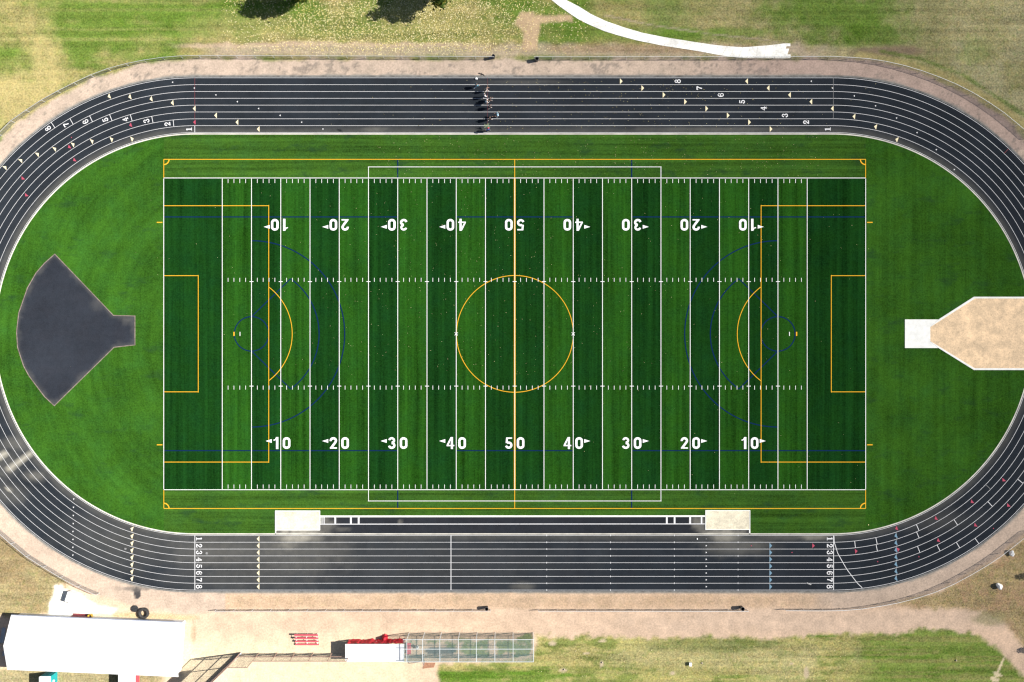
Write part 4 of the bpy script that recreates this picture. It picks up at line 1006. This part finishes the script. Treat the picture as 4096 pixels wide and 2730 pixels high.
m_ = MB(); m_.box((cx, cyy + .4, .42), (L_ - 1, .35, .05)); m_.build('bench', M['rust'], o)
p = P(1540, 2549); m_ = MB(); n1 = 26
for k in range(n1):
    t_ = 2 * pi * k / n1
prof = [(.05, 1.05), (.16, 1.0), (.22, .8), (.26, .5), (.36, .22), (.48, .04), (.5, 0)][::-1]
m_.lathe(p, prof, 26)
m_.v = [(p.x + (x_ - p.x) * (1 + .22 * math.sin(9 * math.atan2(y_ - p.y, x_ - p.x))), p.y + (y_ - p.y) * (1 + .22 * math.sin(9 * math.atan2(y_ - p.y, x_ - p.x))), z_) for x_, y_, z_ in m_.v]
o2 = m_.build('cloth_bundle', M['red_cloth'], at=p, smooth=True); tag(o2, 'bunched red cloth bundle behind the dugout', 'cloth')

# ------------------------------------------------------------------ batting cage
CH = 2.9
xa, xb = P(1622, 2600).x, P(2134, 2600, CH).x
yN, yS = P(1900, 2531).y, P(1900, 2648, CH).y; yM = P(1900, 2597, CH).y
o = thing('batting_cage', 'long netted batting cage with a grey pipe frame beside the dugout', 'cage', ((xa + xb) / 2, (yN + yS) / 2, 0))
xs = [P(x_, 2600, CH).x for x_ in (1627, 1690, 1759, 1833, 1905, 1979, 2052)] + [xb]
for x_ in xs:
    for y_ in (yN, yS): m_ = MB(); m_.tube((x_, y_, 0), (x_, y_, CH), .045); m_.build('post', M['cage_pipe'], o)
    m_ = MB(); m_.tube((x_, yN, CH), (x_, yS, CH), .04); m_.build('cross_bar', M['cage_pipe'], o)
for y_ in (yN, yM, yS): m_ = MB(); m_.tube((xa, y_, CH + .05), (xb, y_, CH + .05), .045); m_.build('long_rail', M['cage_pipe'], o)
def net(name, pts, us):
    m_ = MB(); m_.uv[0] = us; m_.face(pts); return m_.build(name, M['net'], o)
Lx, Ly = xb - xa, yN - yS
net('roof_net', [(xa, yS, CH), (xb, yS, CH), (xb, yN, CH), (xa, yN, CH)], [(0, 0), (Lx, 0), (Lx, Ly), (0, Ly)])
for y_ in (yN, yS): net('side_net', [(xa, y_, 0.05), (xb, y_, 0.05), (xb, y_, CH), (xa, y_, CH)], [(0, 0), (Lx, 0), (Lx, CH), (0, CH)])
net('end_net', [(xb, yS, .05), (xb, yN, .05), (xb, yN, CH), (xb, yS, CH)], [(0, 0), (Ly, 0), (Ly, CH), (0, CH)])
p = P(1637, 2591); o = thing('red_bench', 'short red bench inside the left end of the cage', 'bench', p)
m_ = MB(); m_.box(p + Vector((0, 0, .42)), (.62, 1.75, .06)); m_.build('seat', M['red_plank'], o)
for s_ in (-1, 1): m_ = MB(); m_.box(p + Vector((0, s_ * .7, .2)), (.5, .06, .4)); m_.build('leg', M['cage_pipe'], o)
p = P(1671, 2586); o = thing('folding_chair', 'white folding chair standing on the cage dirt', 'chair', p)
m_ = MB(); m_.box(p + Vector((0, 0, .44)), (.42, .42, .04), .5); m_.build('seat', M['wall_white'], o)
m_ = MB(); m_.box(p + Vector((.14, .2, .68)), (.40, .04, .4), -.9); m_.build('backrest', M['wall_white'], o)
for s1 in (-1, 1):
    for s2 in (-1, 1): m_ = MB(); m_.tube(p + Vector((s1 * .17, s2 * .17, 0)), p + Vector((s1 * .15, s2 * .15, .43)), .018); m_.build('leg', M['wall_white'], o)
p = P(1657, 2566); m_ = MB(); m_.path([p + Vector((.3 * cos(t_) * (1 + .1 * t_), .2 * sin(t_) * (1 + .1 * t_), .03 + .004 * t_)) for t_ in np.linspace(0, 11, 50)], .022)
o = m_.build('garden_hose', plain('pale_green_hose', (.25, .38, .2)), at=p); tag(o, 'pale green hose coiled by the red bench', 'hose')
m_ = MB(); p = P(1715, 2662); m_.prism([P(1692, 2675), P(1736, 2670), P(1742, 2652), P(1696, 2651)], 0.01, .06); o = m_.build('rust_mat', M['rust'], at=p); tag(o, 'rust brown board lying below the cage gate', 'board')
p = P(1690, 2618); o = thing('cage_gate', 'open pipe gate standing out from the cage front', 'gate', p)
g1, g2 = Vector((P(1690, 2621).x, P(1690, 2621).y, 0)), Vector((P(1700, 2646).x, P(1700, 2646).y, 0))
m_ = MB()
for z_ in (.1, 1.9): m_.tube(g1 + Vector((0, 0, z_)), g2 + Vector((0, 0, z_)), .04)
for g_ in (g1, g2): m_.tube(g_ + Vector((0, 0, .05)), g_ + Vector((0, 0, 1.9)), .04)
m_.build('frame', M['brown_pipe'], o)
m_ = MB(); Lg = (g2 - g1).length; m_.uv[0] = [(0, 0), (Lg, 0), (Lg, 1.8), (0, 1.8)]; m_.face([g1 + Vector((0, 0, .1)), g2 + Vector((0, 0, .1)), g2 + Vector((0, 0, 1.9)), g1 + Vector((0, 0, 1.9))]); m_.build('wire_mesh', M['link'], o)

# ------------------------------------------------------------------ infield fence and backstop
def tall(name, label, pts, heights, rails, board=0.0, sign=None):
    pts = [Vector((p.x, p.y, 0)) for p in pts]
    root = thing(name, label, 'fence', pts[0])
    for p, h_ in zip(pts, heights):
        m_ = MB(); m_.tube(p, p + Vector((0, 0, h_)), .065); m_.build('post', M['brown_pipe'], root)
    m2 = MB(); u = 0
    for k in range(len(pts) - 1):
        a_, b_ = pts[k], pts[k + 1]; h_ = min(heights[k], heights[k + 1]); L = (b_ - a_).length
        m2.uv[len(m2.f)] = [(u, 0), (u + L, 0), (u + L, h_), (u, h_)]; u += L
        m2.face([a_, b_, b_ + Vector((0, 0, h_)), a_ + Vector((0, 0, h_))])
        for z_ in rails + [h_]:
            if z_ <= h_: m_ = MB(); m_.tube(a_ + Vector((0, 0, z_)), b_ + Vector((0, 0, z_)), .065); m_.build('rail', M['brown_pipe'], root)
    m2.build('wire_mesh', M['link'], root)
    return root, pts
bays = [P(x_, 2613) for x_ in (1403, 1328, 1253, 1180, 1108, 1036, 962)]
tall('infield_fence', 'tall brown piped fence running left from the dugout', bays, [3.2] * 5 + [5.6, 5.6], [1.5])
bk = [P(962, 2611), P(900, 2671), P(838, 2731), P(776, 2791)]
root, pts = tall('backstop', 'tall slanting backstop with a dark padded base on the sand', bk, [5.8] * 4, [2.0, 4.0])
dv = (pts[-1] - pts[0]).normalized(); ang = math.atan2(dv.y, dv.x); nrm = Vector((-dv.y, dv.x, 0)); L = (pts[-1] - pts[0]).length
mid = (pts[0] + pts[-1]) / 2
m_ = MB(); m_.box((mid.x, mid.y, .3), (L + .1, .14, .6), ang); m_.build('padding', M['dark_board'], root)
m_ = MB(); m_.box((mid.x + .16 * abs(nrm.x), mid.y - .16 * abs(nrm.y), .26), (L + .1, .18, .5), ang); m_.build('pad_lit_face', plain('pad_lit_blue_white', (.62, .65, .72)), root)  # sunlit side of the padding, painted paler than the dark shaded side
sp = pts[0] + dv * 4.2
m_ = MB(); m_.box((sp.x, sp.y, 4.9), (2.6, .06, 1.5), ang); m_.build('sign_board', M['dark_board'], root)

# ------------------------------------------------------------------ boulders and small things in the grass
for lb, x_, y_, r_, sd_ in (('chunky white boulder touching the fence line on the lower right bend', 4043, 2211, (.42, .56, .5), 5), ('rounded white boulder on the dry grass below the bend', 3993, 2343, (.5, .58, .55), 8),):
    p = P(x_, y_); o = blobrock((p.x, p.y, .3), r_, sd_, sub=3).build('boulder', M['rock'], at=p); tag(o, lb, 'boulder', 'pale boulders at lower right')
p = P(2760, 2655); o = thing('utility_box', 'small white utility box in the lower lawn', 'box', p)
m_ = MB(); m_.box(p + Vector((0, 0, .2)), (.34, .5, .4)); m_.build('body', M['wall_white'], o); m_ = MB(); m_.box(p + Vector((0, 0, .42)), (.38, .54, .04)); m_.build('lid', M['roof_white'], o)
for lb, x_, y_, r_ in (('pale stone beside the utility box in the lower lawn', 2808, 2653, .15), ('pale stone in the bright grass at the lower right', 3824, 2642, .15), ('flat stone on the bare patch of the lower lawn', 2257, 2678, .15), ('upright pale stone standing in the lower lawn', 2408, 2650, .15)):
    p = P(x_, y_); o = blobrock((p.x, p.y, .08), (r_, r_ * 1.1, r_ * .8), int(x_), sub=2).build('stone', M['tan_stone'], at=p); tag(o, lb, 'stone', 'stones in the lower lawn')
p = P(1906, 316.5); m_ = blobrock((p.x, p.y, .13), (.23, .26, .13), 3, sub=3, jag=.1)
o = m_.build('white_bag', M['wall_white'], at=p, smooth=True); tag(o, 'rounded white bag on the outermost track line', 'bag')
p = P(2788, 2156); o = blobrock((p.x, p.y, .1), (.10, .18, .08), 31, sub=2).build('white_bottle', M['wall_white'], at=p, smooth=True); tag(o, 'white lump left in lane one near the right pit', 'litter')
p = P(3472, 2100); o = blobrock((p.x, p.y, .09), (.13, .09, .07), 12, sub=2).build('pale_litter', plain('pale_yellow', (.7, .6, .3)), at=p, smooth=True); tag(o, 'pale yellow scrap on the turf near the lower right bend', 'litter')

# ------------------------------------------------------------------ people on the track
def skin(pts, edges, rad, name, mat, parent, sub=1):
    me = bpy.data.meshes.new('t'); me.from_pydata([tuple(p) for p in pts], edges, [])
    ob = bpy.data.objects.new('t', me); col.objects.link(ob)
    md = ob.modifiers.new('s', 'SKIN'); md.use_smooth_shade = True
    if not me.skin_vertices: me.skin_vertices.new()
    sv = me.skin_vertices[0].data
    for i_, r in enumerate(rad): sv[i_].radius = (r, r) if not hasattr(r, '__len__') else r; sv[i_].use_root = (i_ == 0)
    sb = ob.modifiers.new('u', 'SUBSURF'); sb.levels = sub; sb.render_levels = sub
    dg = bpy.context.evaluated_depsgraph_get(); m2 = bpy.data.meshes.new_from_object(ob.evaluated_get(dg)); bpy.data.objects.remove(ob); bpy.data.meshes.remove(me)
    m2.name = name; m2.materials.clear(); m2.materials.append(mat)
    o = bpy.data.objects.new(name, m2); col.objects.link(o); o.parent = parent; return o
SK = plain('skin', (0.42, 0.25, 0.18), .6); HAIR = {'dark': plain('dark_hair', (.018, .013, .01)), 'brown': plain('brown_hair', (.09, .05, .03)), 'fair': plain('fair_hair', (.35, .25, .13))}
CL = {}
def cloth(c):
    if c not in CL: CL[c] = plain('cloth_%d' % len(CL), c, .85, 0, .15, 6)
    return CL[c]
SHOE = plain('white_shoe', (.75, .75, .74), .7); EYE = plain('eye', (.02, .02, .02), .3)
def person(label, x, y, head, top, legs, hair='dark', la=.35, lk=.2, arms=(.4, -.4), elbow=.6, h=1.68, shorts=False, lean=.06, sleeve=1.0, shoe=None):
    p0 = P(x, y); root = thing('person', label, 'person', p0, 'people walking across the track lanes'); root.rotation_euler = (0, 0, radians(head)); s = h / 1.75
    V = lambda a, b, c: Vector((a * s, b * s, c * s))
    drop = .88 * (1 - cos(la)) * .9
    hipz = .93 - drop
    pel = V(0, 0, hipz); tw = lambda z: V(math.sin(lean) * (z - hipz / 1), 0, z)
    sp = pel + V(lean * .25, 0, .22); ch = pel + V(lean * .5, 0, .42); nk = pel + V(lean * .62, 0, .57); hb = pel + V(lean * .72 + .01, 0, .66); ht = pel + V(lean * .75 + .01, 0, .79)
    pts = [pel, sp, ch, nk, hb, ht, hb + V(.085, 0, .03)]; ed = [(0, 1), (1, 2), (2, 3), (3, 4), (4, 5), (4, 6)]; rad = [.125, .118, .135, .052, .083, .072, .03]
    arm = {}; leg = {}
    for sd_, sg in ((0, 1), (1, -1)):
        sh = ch + V(0, sg * .19, .09); a_ = arms[sd_]; el = sh + V(.29 * sin(a_), sg * .05, -.29 * cos(a_)); a2 = a_ + elbow; wr = el + V(.25 * sin(a2), -sg * .01, -.25 * cos(a2))
        pm = wr + (wr - el).normalized() * .06 * s
        b_ = len(pts); pts += [sh, el, wr, pm]; rad += [.055, .042, .030, .034]; ed += [(2, b_), (b_, b_ + 1), (b_ + 1, b_ + 2), (b_ + 2, b_ + 3)]
        arm[sd_] = (sh, el, wr)
        d_ = (wr - el).normalized(); sdv = Vector((-d_.z, 0, d_.x)).normalized()
        for k in range(4):
            f1 = pm + d_ * (.045 - .004 * abs(k - 1.4)) * s + sdv * (k - 1.5) * .021 * s; f2 = f1 + (d_ * .035 + sdv.cross(d_) * .015) * s
            i_ = len(pts); pts += [f1, f2]; rad += [.010, .008]; ed += [(b_ + 3, i_), (i_, i_ + 1)]
        th_ = wr + (d_ * .035 + sdv * .045) * s; i_ = len(pts); pts += [th_, th_ + (d_ * .03 + sdv * .008) * s]; rad += [.011, .009]; ed += [(b_ + 2, i_), (i_, i_ + 1)]
        l_ = la * sg; kb = lk if l_ < 0 else lk * .3
        hp = pel + V(0, sg * .095, -.04); kn = hp + V(.43 * sin(l_), 0, -.43 * cos(l_)); an = kn + V(.41 * sin(l_ - kb), 0, -.41 * cos(l_ - kb)); to = an + V(.17, sg * .02, -.045)
        b_ = len(pts); pts += [hp, kn, an, to]; rad += [.085, .058, .040, .036]; ed += [(0, b_), (b_, b_ + 1), (b_ + 1, b_ + 2), (b_ + 2, b_ + 3)]; leg[sd_] = (hp, kn, an, to)
    lo = min(p.z for p in pts) - .04 * s; sh_ = Vector((0, 0, -lo)); pts = [p + sh_ for p in pts]
    for k in arm: arm[k] = [p + sh_ for p in arm[k]]
    for k in leg: leg[k] = [p + sh_ for p in leg[k]]
    pel, sp, ch, nk, hb, ht = pts[:6]; rad = [r * s for r in rad]
    skin(pts, ed, rad, 'body', SK, root)
    P2 = [pel + V(0, 0, -.02), sp, ch, ch + V(.01, 0, .10)]; E2 = [(0, 1), (1, 2), (2, 3)]; R2 = [.15, .145, .165, .09]
    for k in arm:
        a0, a1, a2 = arm[k]; e_ = a0.lerp(a1, .65) if sleeve < .8 else a1; b_ = len(P2); P2 += [a0, e_]; R2 += [.078, .066]; E2 += [(2, b_), (b_, b_ + 1)]
        if sleeve >= .8: P2 += [a1.lerp(a2, .85)]; R2 += [.05]; E2 += [(b_ + 1, b_ + 2)]
    skin(P2, E2, [r * s for r in R2], 'shirt', cloth(top), root)
    P3 = [pel]; E3 = []; R3 = [.15]
    for k in leg:
        a0, a1, a2, a3 = leg[k]; b_ = len(P3); P3 += [a0, a0.lerp(a1, .85) if shorts else a1]; R3 += [.105, .085 if shorts else .076]; E3 += [(0, b_), (b_, b_ + 1)]
        if not shorts: P3 += [a1.lerp(a2, .92)]; R3 += [.058]; E3 += [(b_ + 1, b_ + 2)]
    skin(P3, E3, [r * s for r in R3], 'shorts' if shorts else 'trousers', cloth(legs), root)
    for k in leg:
        a2, a3 = leg[k][2], leg[k][3]; skin([a2 + V(-.05, 0, -.05), a2 + V(.04, 0, -.045), a3 + V(.03, 0, 0)], [(0, 1), (1, 2)], [.05 * s, .052 * s, .042 * s], 'shoe', shoe or SHOE, root)
    skin([hb + V(-.03, 0, .0), ht + V(-.015, 0, .0), ht + V(.01, 0, .02)], [(0, 1), (1, 2)], [.085 * s, .092 * s, .075 * s], 'hair', HAIR[hair], root)
    for sg in (-1, 1):
        bm = bmesh.new(); bmesh.ops.create_icosphere(bm, subdivisions=1, radius=.012 * s); me = bpy.data.meshes.new('eye'); bm.to_mesh(me); bm.free(); me.materials.append(EYE)
        e_ = bpy.data.objects.new('eye', me); col.objects.link(e_); e_.parent = root; e_.location = hb + V(.078, sg * .032, .045)
    return root
NAVY, BLK, WHT, TEAL, GRY = (.012, .014, .03), (.008, .008, .01), (.72, .72, .74), (.03, .13, .18), (.2, .2, .21)
person('person in dark teal top mid stride, topmost of the group on the track', 1907, 350, 20, TEAL, (.25, .36, .45), la=.45, lk=.6, arms=(-.6, .6))
person('person in black with white shorts just below the teal walker', 1946, 366, 0, BLK, WHT, la=.3, arms=(.5, -.5), shorts=True, sleeve=.5)
person('person in white shirt and blue trousers behind the timing line', 1939, 390, 10, WHT, (.03, .035, .12), 'brown', la=.35, arms=(-.5, .4))
person('person all in black with white shoes, right of the white shirts', 1961, 404, -10, BLK, NAVY, la=.2, arms=(.3, -.2))
person('person in white top and teal shorts stooping in the middle of the group', 1943, 416, 10, WHT, (.01, .07, .10), 'fair', la=.5, lk=.7, arms=(.9, -.4), shorts=True, lean=.5, sleeve=.5)
person('person in dark clothes with bright white shoes below the stooping one', 1959, 434, 5, NAVY, BLK, la=.25, arms=(.2, -.3))
person('person in light blue top standing apart on the right', 1991, 467, 190, (.10, .42, .62), (.62, .66, .72), 'brown', la=.12, lk=.1, arms=(.5, .5), elbow=1.2, sleeve=.5)
person('dark dressed person stepping over the line left of the light blue one', 1959, 481, 0, BLK, (.02, .02, .025), la=.35, arms=(.8, -.6))
hl = person('person in red cap and blue top nearest the grass kerb', 1956, 524, 180, (.03, .07, .28), NAVY, la=.15, lk=.1, arms=(1.1, .2), elbow=.5, h=1.66)
p = hl.matrix_basis.to_translation(); m_ = MB(); m_.lathe((p.x - .04, p.y, 1.60), [(.125, 0), (.13, .05), (.10, .11), (.02, .13)], 14); m_.box((p.x - .16, p.y, 1.61), (.14, .17, .02))
me_o = m_.build('cap', plain('red_cap', (.5, .04, .03)), at=p); me_o.parent = hl; me_o.matrix_parent_inverse = hl.matrix_basis.inverted()
# wispy pale green bunch carried beside that person
LEAF = plain('pale_leaf', (.30, .38, .22), .8, 0, .3, 20)
p = P(1943, 511); m_ = MB(); rs = random.Random(4)
for k in range(26):
    d_ = Vector((rs.gauss(-.1, .5), rs.gauss(.15, .35), rs.uniform(.1, .7))); base = Vector((p.x + .25, p.y - .05, .75)); tip = base + d_ * .62; m_.tube(base, tip, .008, 4, .004)
    for j in range(7):
        c = base.lerp(tip, .35 + .65 * j / 6); t_ = rs.uniform(0, 2 * pi); a_ = Vector((cos(t_), sin(t_), rs.uniform(-.4, .4))) * .055; b_ = Vector((-sin(t_), cos(t_), .2)) * .022
        m_.face([c - a_, c - b_, c + a_, c + b_])
o = m_.build('leafy_bunch', LEAF, at=(p.x, p.y, 0)); tag(o, 'wispy pale green bunch held out by the red capped person', 'branch')
# bird over the dirt strip
bz = 17.0; p = P(1925, 299, bz); o = thing('bird', 'black bird with spread wings over the upper dirt strip', 'bird', p); o.rotation_euler = (0, 0, radians(-22)); BRD = plain('black_feather', (.012, .008, .007), .7)
m_ = MB(); prof = [(-.34, .015), (-.26, .05), (-.1, .07), (.05, .065), (.14, .045), (.2, .04), (.25, .01)]
i = 0
for yy, r in prof:
    for k in range(10): t_ = 2 * pi * k / 10; m_.v.append((r * cos(t_), -yy * .8, r * .8 * sin(t_)))
for j in range(len(prof) - 1):
    for k in range(10): k2 = (k + 1) % 10; m_.f.append((j * 10 + k, j * 10 + k2, j * 10 + 10 + k2, j * 10 + 10 + k)); m_.m.append(0)
bo = m_.build('body', BRD, None, True, at=(0, 0, 0)); bo.parent = o
for sg in (-1, 1):
    m_ = MB(); tp = [(0, .09, .02), (.24, .14, .07), (.44, .05, .05), (.52, -.06, .03), (.40, -.06, .04), (.30, -.05, .05), (.2, -.03, .05), (0, -.10, .02)]
    top_ = [(sg * a_, b_, c_ + .012) for a_, b_, c_ in tp]; bot_ = [(sg * a_, b_, c_ - .006) for a_, b_, c_ in tp]; n = len(tp)
    m_.face(top_ if sg < 0 else top_[::-1]); m_.face(bot_ if sg > 0 else bot_[::-1])
    for k in range(n): m_.face([top_[k], top_[(k + 1) % n], bot_[(k + 1) % n], bot_[k]])
    wo = m_.build('wing', BRD, None, at=(0, 0, 0)); wo.parent = o

# ------------------------------------------------------------------ trees just outside the picture that throw the shadows
def leafcrown(rs, centre, radii, n, size, clumps=46):
    m_ = MB(); cl = []
    for k in range(clumps):
        v = Vector((rs.gauss(0, 1), rs.gauss(0, 1), rs.gauss(0, 1))).normalized() * (rs.random() ** .4); cl.append((Vector((v.x * radii[0], v.y * radii[1], v.z * radii[2])), rs.uniform(.12, .26)))
    for k in range(n):
        c, s_ = rs.choice(cl); p = Vector(centre) + c + Vector((rs.gauss(0, 1) * radii[0], rs.gauss(0, 1) * radii[1], rs.gauss(0, 1) * radii[2])) * s_ * .62
        a_ = Vector((rs.gauss(0, 1), rs.gauss(0, 1), rs.gauss(0, .6))).normalized(); b_ = a_.orthogonal().normalized(); sz = size * rs.uniform(.6, 1.3)
        m_.face([p - a_ * sz, p - b_ * sz * .55, p + a_ * sz, p + b_ * sz * .55], 0 if rs.random() < .6 else 1)
    return m_, cl
LG = [matte('leaf_green', (.055, .095, .02), .3), matte('leaf_yellow_green', (.12, .12, .02), .3)]
def tree(label, x, y, r, h, seed, n=13000):
    rs = random.Random(seed); o = thing('shade_tree', label, 'tree', (x, y, 0), 'shade trees along the upper lawn'); zc_ = h * .62
    m_, cl = leafcrown(rs, (x, y, zc_), (r * .8, r * .8, h * .28), n, .27); m_.build('crown', LG, o)
    m_ = MB(); m_.tube((x, y, 0), (x + .1, y, h * .38), .26, 9, .17)
    for c, s_ in cl[:11]:
        mid = Vector((x, y, zc_)) + c * .45 + Vector((0, 0, -.4)); m_.tube((x + .1, y, h * .36), mid, .10, 6, .06); m_.tube(mid, Vector((x, y, zc_)) + c, .06, 5, .02)
    m_.build('trunk', M['bark'], o)
tree('broad shade tree beyond the top edge, left of the pair', -31.2, 54.4, 4.1, 8.4, 3)
tree('broad shade tree beyond the top edge, nearer the footpath', -10.8, 54.1, 4.2, 8.8, 5, 13000)
tree('thin leaved shade tree behind the other two at the top', -4.6, 57.6, 4.2, 8.2, 9, 2600)
PG = matte('spruce_needle', (.022, .05, .03), .35)
def spruce(label, x, y, h, r, seed):
    rs = random.Random(seed); o = thing('spruce_tree', label, 'tree', (x, y, 0), 'spruces beyond the right edge'); m_ = MB(); tiers = 22
    for k in range(tiers):
        z = .5 + (h - .7) * k / tiers; rr_ = r * (1 - k / tiers) + .12; nb = 17 if k < 16 else 11
        for j in range(nb):
            t_ = 2 * pi * (j + rs.random() * .5) / nb + k; L = rr_ * rs.uniform(.75, 1.15); dv = Vector((cos(t_), sin(t_), -.22)); sdv = Vector((-sin(t_), cos(t_), 0)); c = Vector((x, y, z))
            for q in range(7):
                a_ = c + dv * L * (q + 1) / 7; wd = .34 * (1.15 - q / 7) * (L + .3)
                for s_ in (-1, 1): m_.face([a_, a_ + sdv * s_ * wd * .5 + dv * .14, a_ + sdv * s_ * wd + dv * .22 + Vector((0, 0, -.05)), a_ + dv * .05 + sdv * s_ * .03])
            m_.face([c, c + dv * L + sdv * .03, c + dv * (L + .15), c + dv * L - sdv * .03])
    m_.build('crown', PG, o); m_ = MB(); m_.tube((x, y, 0), (x, y, h), .16, 8, .02); m_.build('trunk', M['bark'], o)
spruce('dark spruce just beyond the right edge beside the dry grass', 89.3, -35.5, 8.4, 2.6, 2)
spruce('dark spruce beyond the lower right corner beside the dirt road', 89.0, -47.1, 7.9, 2.7, 6)

# ------------------------------------------------------------------ fallen leaves: countless, so one mesh
rs = np.random.RandomState(5); m_ = MB()
def scatter(n, fx, fy, sz, mats=(0, 1), dens=None, z=0.03):
    k = 0
    while k < n:
        x_, y_ = fx(), fy()
        if dens is not None and rs.rand() > dens(x_, y_): k += .2; continue
        k += 1; p = P(x_, y_); a_ = rs.rand() * 2 * pi; L = sz * (.6 + .8 * rs.rand()); t_ = rs.uniform(-.35, .35)
        u = Vector((cos(a_), sin(a_), t_)) * L; v = Vector((-sin(a_), cos(a_), -t_ * .5)) * L * .45; c = Vector((p.x, p.y, z + abs(t_) * L))
        m_.face([c - u, c - v, c + u, c + v], int(rs.choice(mats)))
nz_ = lambda x_, y_: float(fbm(np.array([x_]), np.array([y_]), 90, 19)[0])
def d_top(x_, y_):
    e = np.exp(-((x_ - 1420) / 380) ** 2 * .8) + .8 * np.exp(-((x_ - 1800) / 230) ** 2) + .25 * np.exp(-((x_ - 2150) / 200) ** 2)
    return min(1, e * (.35 + 1.1 * nz_(x_, y_)) * (1 if y_ < 205 else .25))
scatter(9500, lambda: rs.uniform(880, 2350), lambda: rs.uniform(-40, 222), .092, dens=d_top)
scatter(300, lambda: rs.uniform(1500, 3300), lambda: rs.uniform(545, 705), .042, mats=(0,), z=.09)
scatter(430, lambda: rs.normal(1800, 480), lambda: rs.uniform(715, 1500), .038, mats=(0,), z=.10)
scatter(110, lambda: rs.uniform(2300, 3480), lambda: rs.uniform(715, 2000), .04, mats=(0,), z=.10)
scatter(330, lambda: rs.normal(2450, 420), lambda: rs.uniform(318, 520), .045, z=.06)
scatter(260, lambda: rs.uniform(2150, 3400), lambda: rs.uniform(2580, 2725), .075)
scatter(1100, lambda: rs.uniform(3560, 4096), lambda: rs.uniform(2240, 2480), .06, mats=(1, 2), dens=lambda x_, y_: 1 if float(poly_sd(np.array([x_]), np.array([y_]), [(3560, 2408), (3720, 2390), (3860, 2330), (4000, 2250), (4110, 2150), (4110, 2600), (4020, 2500), (3930, 2440)])[0]) < 0 else 0)
lm1 = matte('leaf_pale', (.82, .74, .46), .2, 8); lm2 = matte('leaf_gold', (.64, .54, .22), .2, 8); lm3 = matte('leaf_brown', (.20, .13, .07), .3, 8)
o = m_.build('fallen_leaves', [lm1, lm2, lm3]); tag(o, 'pale yellow fallen leaves scattered over lawn and field', 'leaves', kind='stuff')
